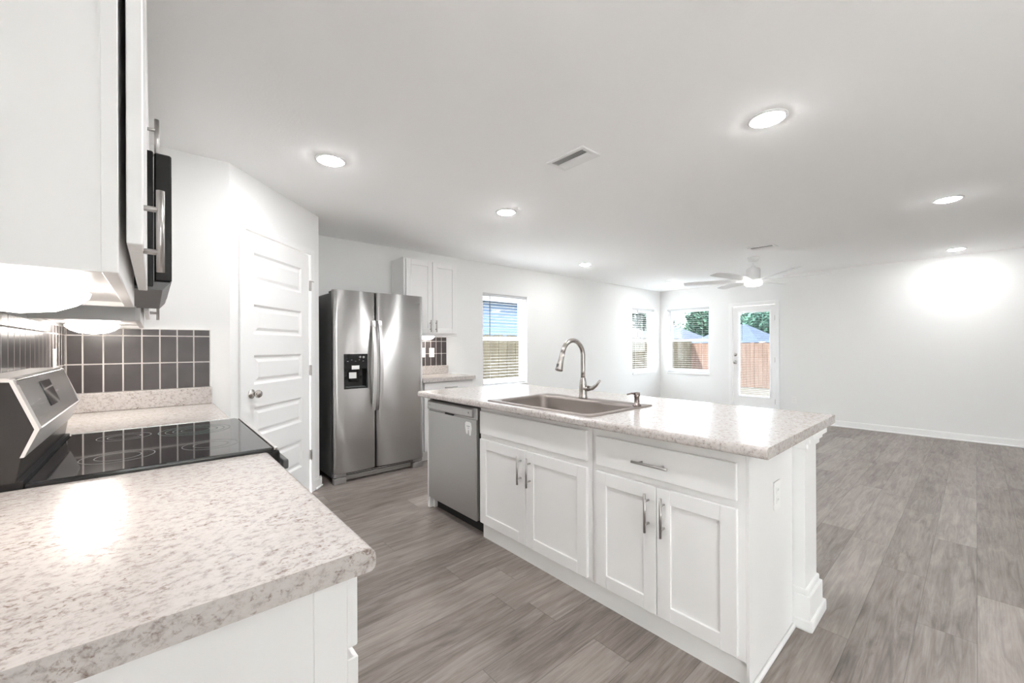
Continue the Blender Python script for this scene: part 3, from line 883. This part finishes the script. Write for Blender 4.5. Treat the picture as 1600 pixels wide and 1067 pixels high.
# dispenser recess
bm = B()
yf = 3.832
bx(bm, HX0, HX1, yf, yf + 0.016, 1.055, HZ1, 0.003)                    # control head
bx(bm, HX0, HX0 + 0.012, yf, yf + 0.06, HZ0, 1.055); bx(bm, HX1 - 0.012, HX1, yf, yf + 0.06, HZ0, 1.055)
bx(bm, HX0, HX1, yf - 0.002, yf + 0.06, HZ0, HZ0 + 0.014, 0.003)
bx(bm, HX0, HX1, yf + 0.055, yf + 0.068, HZ0, 1.06)
disp = obj('dispenser', bm, 'blackglass', dl, 'black ice and water dispenser')
bm = B(); bx(bm, 1.735, 1.815, yf + 0.03, yf + 0.05, 0.93, 1.045, 0.004); obj('paddle', bm, 'blackplastic', disp)
bm = B(); bx(bm, HX0 + 0.02, HX1 - 0.02, yf + 0.002, yf + 0.053, HZ0 + 0.014, HZ0 + 0.018); obj('drip_tray', bm, 'greyside', disp)
for k in range(5):
    bm = B(); bx(bm, 1.695 + k * 0.036, 1.707 + k * 0.036, yf - 0.0006, yf, 1.125 + (k % 2) * 0.012, 1.129 + (k % 2) * 0.012); obj('button', bm, 'grille', disp)
for bxx, bz in ((1.815, 1.165), (1.848, 1.163)):
    bm = B(); lathe(bm, [(0.0, 0.0), (0.011, 0.0), (0.011, 0.003), (0, 0.003)], (bxx, yf, bz), (0, -1, 0), 16); obj('button', bm, 'grille', disp)
# handles: flat bowed bars meeting the doors at both ends
def fridge_handle(x, parent):
    bm = B()
    ya, n = 3.838, 24
    A_, B_ = [], []
    for k in range(n + 1):
        s_ = k / n; z = 0.648 + (1.512 - 0.648) * s_
        bow = 0.012 + 0.048 * math.sin(PI * s_) ** 0.8
        A_.append((ya - bow, z)); B_.append((ya - bow + (0.014 if 1 < k < n - 1 else 0.022), z))
    prism(bm, A_ + B_[::-1], 'X', x - 0.017, x + 0.017, smooth=False)
    return obj('handle', bm, 'steel', parent)
fridge_handle(1.945, dl); fridge_handle(2.007, drr)
# badge plate near the top of the right door, grille, hinge covers, feet
bm = B(); bx(bm, 2.345, 2.445, yoR(2.40) - 0.001, yoR(2.40) + 0.004, 1.700, 1.714, 0.001); obj('badge', bm, 'pull', drr)
bm = B()
bx(bm, FX0 + 0.01, FX1 - 0.01, 3.905, 3.93, 0.012, 0.09)
for k in range(3): bx(bm, FX0 + 0.12, FX1 - 0.12, 3.895, 3.905, 0.030 + k * 0.018, 0.036 + k * 0.018)
gr = obj('base_grille', bm, 'grille', t)
bm = B(); bx(bm, FX0 + 0.12, FX1 - 0.12, 3.901, 3.9045, 0.058, 0.092); obj('grille_gap', bm, 'black', gr)
for x0, x1 in ((FX0 + 0.004, FX0 + 0.115), (FX1 - 0.115, FX1 - 0.004)):
    bm = B(); bx(bm, x0, x1, 3.858, 3.912, 0.0, 0.055, 0.004); bx(bm, x0, x1, 3.862, 3.912, 0.062, 0.092, 0.004); bx(bm, x0 + 0.03, x1 - 0.03, 3.87, 3.912, 0.05, 0.065)
    obj('foot', bm, 'grille', t)
for x0, x1 in ((FX0 + 0.01, FX0 + 0.10), (FX1 - 0.10, FX1 - 0.01)):
    bm = B(); bx(bm, x0, x1, 3.88, 4.02, 1.766, 1.784, 0.005); obj('hinge_cover', bm, 'greyside', t)
o = B(); bx(o, 1.737, 1.808, yf - 0.0016, yf - 0.0004, 1.05, 1.086)
tag(obj('paper_label', o, 'paper'), 'upper small white label stuck on the black ice dispenser', 'label', 'labels on the dispenser')
o = B(); bx(o, 1.722, 1.790, yf + 0.026, yf + 0.0275, 0.965, 1.022)
tag(obj('paper_label', o, 'paper'), 'lower small white label hanging on the dispenser paddle', 'label', 'labels on the dispenser')

# ------------------------------------------------------------------ island
IY0, IY1 = 0.462, 2.857
def island_cab(label, y0, y1, fr0, fr1, drawer, doors, handle, zdr, ztop, drawer_pull):
    t = thing('base_cabinet', label, 'cabinet', (2.27, (y0 + y1) / 2, 0), 'white base cabinets')
    bm = B()
    if drawer_pull is None:      # sink base: open above, only sides, floor, back and front
        fbx(bm, IF, y0, y0 + 0.016, 0.098, 0.873, -0.52, -0.02); fbx(bm, IF, y1 - 0.016, y1, 0.098, 0.873, -0.52, -0.02)
        fbx(bm, IF, y0 + 0.016, y1 - 0.016, 0.098, 0.114, -0.52, -0.02); fbx(bm, IF, y0 + 0.016, y1 - 0.016, 0.114, 0.873, -0.52, -0.51)
        fbx(bm, IF, y0, y1, 0.098, 0.873, -0.015, 0.0, 0.001)
    else: fbx(bm, IF, y0, y1, 0.098, 0.873, -0.52, 0.0, 0.001)
    obj('body', bm, 'cabinet', t)
    bm = B(); fbx(bm, IF, y0, y1, 0.0, 0.098, -0.52, -0.024); obj('toe_kick', bm, 'cabinet', t)
    dr = slab('drawer', IF, *drawer, zdr, ztop, 0.0005, t)
    if drawer_pull is not None: pull(IF, drawer_pull, (zdr + ztop) / 2 - 0.004, 0.0195, dr, 0.165, vertical=False)
    for (a, b_), hu in zip(doors, handle):
        d = shaker('door', IF, a, b_, 0.112, 0.657, 0.0005, t); pull(IF, hu, 0.545, 0.0195, d)
    return t
island_cab('white sink base cabinet of the island beside the dishwasher', 1.247, 2.160, 0, 0, (1.273, 2.147), [(1.273, 1.708), (1.712, 2.147)], [1.672, 1.748], 0.690, 0.840, None)
ic = island_cab('white island cabinet with one wide drawer at the near corner', 0.556, 1.246, 0, 0, (0.582, 1.217), [(0.582, 0.898), (0.902, 1.217)], [0.864, 0.936], 0.686, 0.826, 0.917)
# end panel of the island with skirting, post, knee wall
o = thing('end_panel', 'plain white end panel closing the near end of the island', 'panel', (2.27, 0.548, 0))
bm = B(); bx(bm, 1.974, 2.498, 0.546, 0.5555, 0.0, 0.873); obj('panel', bm, 'cabinet', o)
bm = B(); bx(bm, 1.998, 2.498, 0.533, 0.546, 0.0, 0.022, 0.005); obj('shoe_moulding', bm, 'trim', o)
bm = B(); bx(bm, 1.992, 1.998, 0.5465, 2.158, 0.0, 0.098)
o = obj('toe_board', bm, 'trim'); tag(o, 'long white toe board along the foot of the island cabinets', 'skirting')
t = thing('post', 'square white post with plinth and cap at the near end of the island', 'post', (2.60, 0.60, 0))
bm = B(); bx(bm, 2.507, 2.695, 0.500, 0.690, 0.09, 0.84); obj('shaft', bm, 'trim', t)
bm = B()
bx(bm, 2.501, 2.718, 0.481, 0.71, 0.0, 0.155, 0.002)
bx(bm, 2.502, 2.708, 0.490, 0.70, 0.155, 0.185, 0.008, seg=2)
bx(bm, 2.4985, 2.755, 0.472, 0.72, 0.0, 0.055, 0.01, seg=2)
obj('plinth', bm, 'trim', t)
bm = B()
for k, (e, z0, z1) in enumerate(((0.012, 0.80, 0.825), (0.022, 0.825, 0.848), (0.036, 0.848, 0.873))):
    bx(bm, 2.499, 2.695 + e, 0.500 - e, 0.690 + e, z0, z1, 0.004)
obj('cap', bm, 'trim', t)
bm = B(); bx(bm, 2.5655, 2.66, 0.7265, 2.81, 0, 0.873)
o = obj('knee_wall', bm, 'trim'); tag(o, 'white knee wall along the back of the island', 'panel')
bm = B(); bx(bm, 1.974, 2.56, 2.812, 2.857, 0.10, 0.873, 0.001); bx(bm, 2.008, 2.56, 2.812, 2.857, 0, 0.10); bx(bm, 1.974, 2.0075, 2.826, 2.857, 0, 0.10, 0.004)
o = obj('end_panel', bm, 'cabinet'); tag(o, 'narrow white panel at the far end of the island left of the dishwasher', 'panel')
# countertop with a cut-out for the sink
bm = B()
SX0, SX1, SY0, SY1 = 1.972, 2.412, 1.262, 2.010
prism(bm, counter_profile(SX0, 1.889, th=0.040), 'Y', IY0, IY1)
bx(bm, SX0, SX1, IY0, SY0, 0.874, 0.914); bx(bm, SX0, SX1, SY1, IY1, 0.874, 0.914)
bx(bm, SX1, 2.885, IY0, IY1, 0.874, 0.914)
o = obj('countertop', bm, 'laminate'); tag(o, 'long speckled laminate island countertop with sink set into it', 'countertop', 'laminate countertops')

# ------------------------------------------------------------------ dishwasher
t = thing('dishwasher', 'grey stainless dishwasher at the far end of the island', 'dishwasher', (2.25, 2.487, 0))
DY0, DY1 = 2.172, 2.806
bm = B(); bx(bm, 1.988, 2.56, DY0 + 0.004, DY1 - 0.004, 0.10, 0.862); obj('tub', bm, 'black', t)
bm = B(); bx(bm, 1.952, 1.986, DY0 + 0.012, DY1 - 0.002, 0.100, 0.772, 0.004); dd = obj('door', bm, 'dwsteel', t)
bm = B(); bx(bm, 1.960, 1.986, DY0 + 0.006, DY1 - 0.002, 0.770, 0.848); prism(bm, [(1.942, 0.790), (1.946, 0.783), (1.962, 0.783), (1.962, 0.848), (1.952, 0.846), (1.944, 0.836)], 'Y', DY0 + 0.045, DY1 - 0.004)
cp = obj('control_strip', bm, 'dwsteel', dd)
bm = B(); bx(bm, 1.948, 1.9545, 2.45, 2.56, 0.768, 0.782); obj('pocket_handle', bm, 'black', cp)
bm = B(); bx(bm, 1.9415, 1.943, DY1 - 0.05, DY1 - 0.02, 0.814, 0.818); obj('badge', bm, 'ink', cp)
bm = B(); bx(bm, 1.9415, 1.943, DY0 + 0.08, DY0 + 0.092, 0.808, 0.82); obj('indicator', bm, 'ink', cp)
bm = B(); bx(bm, 2.03, 2.05, DY0 + 0.004, DY1 - 0.004, 0.0, 0.105); obj('toe_kick', bm, 'black', t)
# hang tag on its door
bm = B()
ty0, ty1 = 2.232, 2.308
prism(bm, [(ty0 + 0.006, 0.742), (ty0 + 0.02, 0.750), (ty1 - 0.012, 0.750), (ty1, 0.738), (ty1, 0.712), (ty1 - 0.012, 0.668), (ty1 - 0.027, 0.665), (ty1 - 0.033, 0.695), (ty0 + 0.033, 0.695), (ty0 + 0.026, 0.660), (ty0 + 0.012, 0.660), (ty0, 0.708)], 'X', 1.9508, 1.9518, mi=0)
bx(bm, 1.9503, 1.9508, ty0 + 0.02, ty1 - 0.02, 0.718, 0.722, mi=1); bx(bm, 1.9503, 1.9508, ty0 + 0.03, ty1 - 0.03, 0.706, 0.709, mi=1)
tag(obj('paper_tag', bm, ['paper', 'ink']), 'white two legged paper tag stuck on the dishwasher door', 'tag')

# ------------------------------------------------------------------ sink, faucet, soap dispenser
def rrect(x0, x1, y0, y1, r, z, n=6):
    out = []
    for cx_, cy_, a0 in ((x1 - r, y1 - r, 0), (x0 + r, y1 - r, PI / 2), (x0 + r, y0 + r, PI), (x1 - r, y0 + r, 3 * PI / 2)):
        for k in range(n + 1):
            a = a0 + PI / 2 * k / n
            out.append((cx_ + r * math.cos(a), cy_ + r * math.sin(a), z))
    return out
t = thing('sink', 'single bowl stainless sink set in the island countertop', 'sink', (2.22, 1.638, 0.72))
bm = B()
loops = [rrect(1.934, 2.512, 1.226, 2.050, 0.02, 0.9145), rrect(1.936, 2.510, 1.228, 2.048, 0.02, 0.920), rrect(1.946, 2.500, 1.238, 2.038, 0.02, 0.9215),
         rrect(1.975, 2.408, 1.265, 2.008, 0.055, 0.9195), rrect(1.984, 2.400, 1.274, 1.999, 0.055, 0.915), rrect(1.988, 2.396, 1.278, 1.995, 0.055, 0.905),
         rrect(1.994, 2.390, 1.284, 1.989, 0.055, 0.745), rrect(2.010, 2.375, 1.300, 1.973, 0.055, 0.726), rrect(2.05, 2.335, 1.34, 1.933, 0.05, 0.722)]
vl = [[bm.verts.new(p) for p in L] for L in loops]
for A_, B_ in zip(vl, vl[1:]):
    n = len(A_)
    for k in range(n):
        f = bm.faces.new((A_[k], A_[(k + 1) % n], B_[(k + 1) % n], B_[k])); f.smooth = True
bm.faces.new(vl[-1])
bmesh.ops.recalc_face_normals(bm, faces=bm.faces[:])
for f in bm.faces: f.normal_flip()
obj('bowl', bm, 'sinksteel', t)
bm = B(); lathe(bm, [(0.0, 0), (0.045, 0), (0.045, 0.003), (0.034, 0.003), (0.03, 0.001), (0, 0.001)], (2.19, 1.637, 0.7225)); obj('drain', bm, 'nickel', t)

FXc, FYc, FZ = 2.458, 1.695, 0.9215
t = thing('faucet', 'tall gooseneck pull down faucet behind the island sink', 'faucet', (FXc, FYc, FZ))
bm = B(); lathe(bm, [(0, 0), (0.029, 0), (0.029, 0.004), (0.026, 0.012), (0.0255, 0.06), (0.0255, 0.075), (0.022, 0.10), (0.0165, 0.13), (0.0165, 0.132)], (FXc, FYc, FZ), n=28); obj('body', bm, 'nickel', t)
ztop = 1.195; R = 0.100
path = [(FXc, FYc, FZ + 0.12), (FXc, FYc, 1.10)]
for k in range(0, 15):
    a = PI * k / 14 * 0.93
    path.append((FXc - R + R * math.cos(a), FYc + 0.0, ztop + R * math.sin(a)))
lx, lz = path[-1][0], path[-1][2]
dx_, dz_ = path[-1][0] - path[-2][0], path[-1][2] - path[-2][2]
nl = math.hypot(dx_, dz_); dx_ /= nl; dz_ /= nl
bm = B(); tube(bm, path, 0.0148, 16); obj('neck', bm, 'nickel', t)
bm = B(); lathe(bm, [(0.0, 0), (0.0162, 0), (0.0165, 0.03), (0.019, 0.07), (0.0235, 0.105), (0.0235, 0.113), (0.018, 0.116), (0, 0.116)], (lx, FYc, lz), (dx_, 0, dz_), n=24); hd = obj('spray_head', bm, 'nickel', t)
bm = B()
cx_, cz_ = lx + dx_ * 0.085, lz + dz_ * 0.085
bx(bm, cx_ - 0.026, cx_ - 0.012, FYc - 0.006, FYc + 0.008, cz_ - 0.018, cz_ + 0.016, 0.004); obj('spray_button', bm, 'rubber', hd)
bm = B(); tube(bm, [(FXc, FYc, FZ + 0.062), (FXc, FYc - 0.045, FZ + 0.064)], 0.019, 16)
tube(bm, [(FXc, FYc - 0.045, FZ + 0.064), (FXc, FYc - 0.075, FZ + 0.068), (FXc, FYc - 0.105, FZ + 0.088), (FXc, FYc - 0.135, FZ + 0.122)], [0.0165, 0.013, 0.0095, 0.006], 12)
obj('lever', bm, 'nickel', t)
t = thing('soap_dispenser', 'small nickel soap dispenser at the right end of the sink', 'soap dispenser', (2.395, 1.262, 0.9215))
bm = B(); lathe(bm, [(0, 0), (0.024, 0), (0.024, 0.004), (0.016, 0.008), (0.0145, 0.045), (0.017, 0.05), (0.017, 0.075), (0.0, 0.078)], (2.395, 1.262, 0.9215), n=24); obj('body', bm, 'bronze', t)
bm = B(); tube(bm, [(2.395, 1.262, 0.9915), (2.36, 1.275, 0.9925), (2.335, 1.285, 0.988)], [0.007, 0.0055, 0.004], 10); obj('spout', bm, 'bronze', t)

# ------------------------------------------------------------------ outlets and switches
def outlet(fr, u, z, d, label, kind='outlet'):
    t = thing('wall_outlet', label, 'outlet', at_frame(fr, u, z - 0.058, d), 'outlets')
    bm = B(); fbx(bm, fr, u - 0.036, u + 0.036, z - 0.058, z + 0.058, d, d + 0.006, 0.002); obj('plate', bm, 'plate', t)
    if kind == 'outlet':
        for q_ in (-0.02, 0.02):
            bm = B(); fbx(bm, fr, u - 0.016, u + 0.016, z + q_ - 0.014, z + q_ + 0.014, d + 0.006, d + 0.0075, 0.002); f = obj('socket', bm, 'plate', t)
            for q in (-0.006, 0.006):
                bm = B(); fbx(bm, fr, u + q - 0.001, u + q + 0.001, z + q_ - 0.003, z + q_ + 0.006, d + 0.0075, d + 0.0078); obj('slot', bm, 'slot', f)
    else:
        bm = B(); fbx(bm, fr, u - 0.015, u + 0.015, z - 0.032, z + 0.032, d + 0.006, d + 0.009, 0.003); obj('rocker', bm, 'plate', t)
outlet(RW, 2.785, 1.197, 0.0088, 'white outlet on the charcoal tiles behind the range')
outlet(BW, 3.000, 1.185, 0.0088, 'right white outlet on the small tiled strip beside the refrigerator')
outlet(BW, 2.872, 1.185, 0.0088, 'left white outlet beside the refrigerator, half hidden by its door', 'switch')
EF = (Vector((0, 0.546)), Vector((1, 0)), Vector((0, -1)))
outlet(EF, 2.275, 0.645, 0.0003, 'white outlet on the near end panel of the island')
outlet((Vector((RX, 0)), Vector((0, 1)), Vector((-1, 0))), 1.98, 0.36, 0.0003, 'white outlet low on the right wall near the patio door')

# ------------------------------------------------------------------ ceiling: lamps, vents, fan
def can(loc, label, lens='lens'):
    t = thing('ceiling_light', label, 'ceiling light', loc, 'recessed ceiling lights')
    bm = B(); lathe(bm, [(0.072, 0.0), (0.092, 0.0), (0.092, -0.004), (0.082, -0.009), (0.072, -0.007), (0.072, 0.0)], loc, n=40, cap=False); obj('trim_ring', bm, 'fanwhite', t)
    bm = B(); lathe(bm, [(0, -0.0005), (0.0715, -0.0005), (0.0715, -0.008), (0.06, -0.0145), (0.035, -0.018), (0.0, -0.019)], loc, n=40); obj('lens', bm, lens, t)
    return t
c0 = can((1.196, 2.682, CEIL), 'lit recessed ceiling light before the pantry door, above the refrigerator')
for (x, y), lb in {
    (2.678, 2.716): 'lit recessed ceiling light above the far end of the island',
    (2.75, 0.713): 'largest looking lit recessed ceiling light, above the near end of the island',
    (1.196, 0.713): 'recessed ceiling light over the near counter, above the picture'}.items():
    dup(c0, (x, y, CEIL), lb)
# living area lenses set a little weaker to soften bright spots on the walls
c1 = can((5.031, 3.722, CEIL), 'lit recessed ceiling light above the faucet, near the back wall', 'lensdim')
for (x, y), lb in {
    (7.563, 3.749): 'lit recessed ceiling light in the room corner between the windows',
    (5.187, 0.148): 'lit recessed ceiling light over the open floor, nearer of the two at right',
    (7.788, 0.16): 'lit recessed ceiling light close to the right wall'}.items():
    dup(c1, (x, y, CEIL), lb)

def vent(x0, x1, y0, y1, label, along):
    t = thing('ceiling_vent', label, 'vent', ((x0 + x1) / 2, (y0 + y1) / 2, CEIL), 'ceiling vents')
    f = 0.028
    bm = B()
    for a in ((x0, x0 + f, y0, y1), (x1 - f, x1, y0, y1), (x0 + f, x1 - f, y0, y0 + f), (x0 + f, x1 - f, y1 - f, y1)):
        bx(bm, *a, CEIL - 0.010, CEIL - 0.0003, 0.003)
    obj('frame', bm, 'fanwhite', t)
    bm = B(); bx(bm, x0 + f, x1 - f, y0 + f, y1 - f, CEIL - 0.0015, CEIL - 0.0005); obj('backing', bm, 'ventback', t)
    bm = B()
    n = 8
    w = (x1 - x0 - 2 * f) / n
    for k in range(n):
        xa = x0 + f + k * w
        s = 1 if k >= n / 2 else -1
        prism(bm, [(xa + w / 2 - s * 0.007, CEIL - 0.003), (xa + w / 2 - s * 0.005, CEIL - 0.003), (xa + w / 2 + s * 0.009, CEIL - 0.012), (xa + w / 2 + s * 0.007, CEIL - 0.012)], 'Y', y0 + f, y1 - f)
    obj('louvres', bm, 'fanwhite', t)
vent(2.243, 2.422, 1.520, 1.815, 'white louvred ceiling vent above the island', 'Y')
vent(5.735, 5.92, 1.545, 1.825, 'white ceiling vent beside the ceiling fan', 'Y')

FC = Vector((6.383, 1.966))
t = thing('ceiling_fan', 'white six blade ceiling fan with lit disc lamp in the living area', 'ceiling fan', (FC.x, FC.y, CEIL))
bm = B(); lathe(bm, [(0, 0), (0.068, 0), (0.068, -0.018), (0.060, -0.045), (0.035, -0.062), (0, -0.062)], (FC.x, FC.y, CEIL)); obj('canopy', bm, 'fanwhite', t)
bm = B(); tube(bm, [(FC.x, FC.y, CEIL - 0.06), (FC.x, FC.y, 2.30)], 0.011); obj('downrod', bm, 'fanwhite', t)
bm = B(); lathe(bm, [(0, 2.325), (0.022, 2.325), (0.03, 2.30), (0.07, 2.288), (0.083, 2.27), (0.083, 2.14), (0.10, 2.135), (0.10, 2.108), (0, 2.108)], (FC.x, FC.y, 0), n=40); obj('motor', bm, 'fanwhite', t)
bm = B(); lathe(bm, [(0, 2.107), (0.104, 2.107), (0.105, 2.09), (0.100, 2.072), (0.08, 2.056), (0.0, 2.048)], (FC.x, FC.y, 0), n=40); obj('lamp', bm, 'fanlens', t, 'lit white disc lamp')
fwd = math.atan2(math.cos(0.7214), math.sin(0.7214))
for k in range(6):
    ang = fwd - PI / 2 + math.radians(150 + 60 * k)      # measured round the hub from the picture
    bm = B()
    ca, sa = math.cos(ang), math.sin(ang)
    ns = 14
    loopsT, loopsB = [], []
    for i in range(ns + 1):
        r = 0.085 + (0.86 - 0.085) * i / ns
        s_ = i / ns
        w = 0.028 + 0.038 * min(1, s_ * 3.5) if s_ < 0.9 else 0.066 - 0.018 * (s_ - 0.9) / 0.1
        zc = 2.128 + 0.012 * s_
        tilt = 0.20
        sweep = 0.03 * math.sin(PI * s_)
        row = []
        for q in (-1, 1):
            lx_, ly_ = r, q * w + sweep
            row.append((FC.x + lx_ * ca - ly_ * sa, FC.y + lx_ * sa + ly_ * ca, zc + q * w * tilt))
        loopsT.append([bm.verts.new((p[0], p[1], p[2] + 0.004)) for p in row])
        loopsB.append([bm.verts.new((p[0], p[1], p[2] - 0.004)) for p in row])
    for i in range(ns):
        bm.faces.new((loopsT[i][0], loopsT[i + 1][0], loopsT[i + 1][1], loopsT[i][1]))
        bm.faces.new((loopsB[i][1], loopsB[i + 1][1], loopsB[i + 1][0], loopsB[i][0]))
        bm.faces.new((loopsT[i][1], loopsT[i + 1][1], loopsB[i + 1][1], loopsB[i][1]))
        bm.faces.new((loopsB[i][0], loopsB[i + 1][0], loopsT[i + 1][0], loopsT[i][0]))
    bm.faces.new((loopsT[0][0], loopsT[0][1], loopsB[0][1], loopsB[0][0])); bm.faces.new((loopsT[-1][1], loopsT[-1][0], loopsB[-1][0], loopsB[-1][1]))
    bmesh.ops.recalc_face_normals(bm, faces=bm.faces[:])
    obj('blade', bm, 'fanwhite', t)

# ------------------------------------------------------------------ outside
GZ = -0.40
bm = B(); bx(bm, -30, 120, WY + 0.16, 110, GZ - 0.3, GZ); bx(bm, WX + 0.16, 120, -60, WY + 0.16, GZ - 0.3, GZ); bx(bm, -30, WX + 0.16, -60, REAR - 0.16, GZ - 0.3, GZ); bx(bm, -30, -0.16, REAR - 0.16, WY + 0.16, GZ - 0.3, GZ); struct('floor_yard', bm, 'soil').name = 'ground'
bm = B(); bx(bm, -9.0, RX + 0.5, REAR - 9.0, REAR - 0.17, GZ, -0.05); bx(bm, -9.0, -0.17, REAR - 0.17, 2.0, GZ, -0.05); struct('floor_bounce_paving', bm, 'patio')  # unseen pale paving added to bounce daylight onto the ceiling
bm = B(); bx(bm, 1.0, 7.4, WY + 0.17, 6.9, GZ, -0.32); bx(bm, WX + 0.17, 12.6, -6.0, 1.9, GZ, -0.32); struct('floor_bounce_strips', bm, 'patio')  # pale strips below the sightlines, added to bounce sunlight up indoors
def fence(label, axis, pos, a0, a1, ztop, mat):
    mid = (a0 + a1) / 2
    loc = (mid, pos, GZ) if axis == 'X' else (pos, mid, GZ)
    t = thing('wooden_fence', label, 'fence', loc, 'garden fences')
    bm = B()
    a = a0; k = 0
    while a < a1:
        dz = 0.012 * math.sin(k * 2.3); w = 0.138; off = 0.006 * (k % 2)
        if axis == 'X': bx(bm, a, a + w, pos + off, pos + 0.018 + off, GZ + 0.02, ztop + dz)
        else: bx(bm, pos + off, pos + 0.018 + off, a, a + w, GZ + 0.02, ztop + dz)
        a += 0.1435; k += 1
    obj('boards', bm, mat, t)
    for z in (GZ + 0.25, (GZ + ztop) / 2, ztop - 0.22):
        bm = B()
        if axis == 'X': bx(bm, a0, a1, pos + 0.026, pos + 0.065, z, z + 0.085)
        else: bx(bm, pos + 0.026, pos + 0.065, a0, a1, z, z + 0.085)
        obj('rail', bm, mat, t)
    a = a0 + 1.2
    while a < a1:
        bm = B()
        if axis == 'X': bx(bm, a, a + 0.09, pos + 0.067, pos + 0.155, GZ, ztop - 0.05)
        else: bx(bm, pos + 0.067, pos + 0.155, a, a + 0.09, GZ, ztop - 0.05)
        obj('post', bm, mat, t); a += 2.4
fence('weathered greenish board fence seen through the windows of the back wall', 'X', 8.1, 1.0, 17.7, 1.55, 'fence_side')
fence('reddish brown board fence at the end of the yard seen through patio door', 'Y', 17.8, 0.5, 8.1, 1.36, 'fence_rear')

# neighbour's house with blue lap siding
t = thing('house', 'blue siding house close behind the weathered side fence', 'house', (8.0, 15.5, GZ), 'neighbouring houses')
bm = B()
z = GZ
while z < 2.95:
    z2 = min(z + 0.15, 2.95)
    prism(bm, [(12.0, z2), (12.0 - 0.004, z2), (12.0 - 0.02, z), (12.0, z)], 'X', 3.0, 13.4)
    z = z2
bx(bm, 3.0, 13.4, 12.0, 19.0, GZ, 2.95)
obj('wall', bm, 'siding', t)
bm = B(); bx(bm, 2.5, 13.9, 11.5, 12.0, 2.93, 2.99); bx(bm, 2.5, 13.9, 11.46, 11.5, 2.90, 3.08); obj('eave', bm, 'soffit', t)
bm = B()
hp = [(2.5, 11.46, 3.0), (13.9, 11.46, 3.0), (13.9, 19.5, 3.0), (2.5, 19.5, 3.0), (6.0, 15.5, 4.6), (10.4, 15.5, 4.6)]
hv = [bm.verts.new(p) for p in hp]
for f in ((0, 1, 5, 4), (1, 2, 5), (2, 3, 4, 5), (3, 0, 4), (3, 2, 1, 0)): bm.faces.new([hv[i] for i in f])
bmesh.ops.recalc_face_normals(bm, faces=bm.faces[:]); obj('roof', bm, 'roof', t)

def hip_house(cx_, cy_, w, d, zb, ze, zp, ridge, label, rot=0.0):
    t = thing('house', label, 'house', (cx_, cy_, zb), 'neighbouring houses')
    def R(x, y, z): return Vector((cx_ + x * math.cos(rot) - y * math.sin(rot), cy_ + x * math.sin(rot) + y * math.cos(rot), z))
    bm = B(); bx(bm, -d / 2, d / 2, -w / 2, w / 2, zb, ze)
    for v in bm.verts: v.co = R(v.co.x, v.co.y, v.co.z)
    obj('wall', bm, 'housewall', t)
    bm = B(); e = 0.5
    P_ = [(-d / 2 - e, -w / 2 - e, ze), (d / 2 + e, -w / 2 - e, ze), (d / 2 + e, w / 2 + e, ze), (-d / 2 - e, w / 2 + e, ze), (0, -ridge / 2, zp), (0, ridge / 2, zp)]
    v_ = [bm.verts.new(R(*p)) for p in P_]
    for f in ((0, 1, 4), (1, 2, 5, 4), (2, 3, 5), (3, 0, 4, 5), (3, 2, 1, 0)): bm.faces.new([v_[i] for i in f])
    bmesh.ops.recalc_face_normals(bm, faces=bm.faces[:]); obj('roof', bm, 'roof', t)
    bm = B()
    for yy in (-w / 4, w / 4): bx(bm, -d / 2 - 0.05, -d / 2, yy - 0.5, yy + 0.5, ze - 1.9, ze - 0.7)
    for v in bm.verts: v.co = R(v.co.x, v.co.y, v.co.z)
    obj('windows', bm, 'greyside', t)
HX = 50.0
hip_house(HX, 25.4, 6.6, 9.0, GZ, 1.55, 3.65, 1.2, 'pale house with grey hip roof, left one beyond the rear fence')
hip_house(HX, 17.6, 6.2, 9.0, GZ, 1.55, 3.65, 1.2, 'pale house with grey hip roof, middle one beyond the rear fence')
hip_house(HX, 10.4, 6.2, 9.0, GZ, 1.55, 3.65, 1.2, 'pale house with grey hip roof, right one beyond the rear fence')
hip_house(35.0, 25.0, 10.0, 9.0, GZ, 1.9, 3.4, 2.0, 'pale house with grey hip roof seen through the window left of the corner')

def tree(loc, h, label, seed, group):
    rnd = random.Random(seed)
    t = thing('tree', label, 'tree', loc, group)
    x, y, z = loc
    bm = B(); tube(bm, [(x, y, z), (x + 0.1, y, z + h * 0.25), (x, y + 0.1, z + h * 0.6)], [0.28, 0.2, 0.1], 8); obj('trunk', bm, 'bark', t)
    bm = B()
    blobs = [(max(-2.2, min(2.2, rnd.gauss(0, h * 0.15))), max(-2.2, min(2.2, rnd.gauss(0, h * 0.15))), h * rnd.uniform(0.25, 0.86), h * rnd.uniform(0.13, 0.22)) for _ in range(17)]
    for bx_, by_, bz_, br in blobs:
        for _ in range(150):
            d_ = Vector((rnd.gauss(0, 1), rnd.gauss(0, 1), rnd.gauss(0, 1))).normalized() * br * rnd.uniform(0.55, 1.05)
            c_ = Vector((x + bx_, y + by_, z + bz_)) + d_
            u_ = Vector((rnd.gauss(0, 1), rnd.gauss(0, 1), rnd.gauss(0, 1))).normalized()
            w_ = u_.orthogonal().normalized(); s_ = h * 0.036 * rnd.uniform(0.6, 1.3)
            bm.faces.new([bm.verts.new(c_ + u_ * s_), bm.verts.new(c_ + w_ * s_ * 0.6), bm.verts.new(c_ - u_ * s_), bm.verts.new(c_ - w_ * s_ * 0.6)])
    obj('foliage', bm, 'leaf', t)
    return t
TG = 'green trees behind the far houses'
tl = 'leafy green tree in the row behind the hip roofed houses'
spots = [(68 + 9.6 * r, -8 + 9.4 * k + (4.7 if r == 1 else 0)) for r in range(3) for k in range(7)]
tt = [tree((*spots[q], GZ), h_, tl, q + 1, TG) for q, h_ in ((0, 9.0), (1, 8.2), (2, 9.4))]
for i, (x, y) in enumerate(spots[3:]):
    dup(tt[i % 3], (x, y, GZ), tl, rotz=(i % 4) * PI / 2)
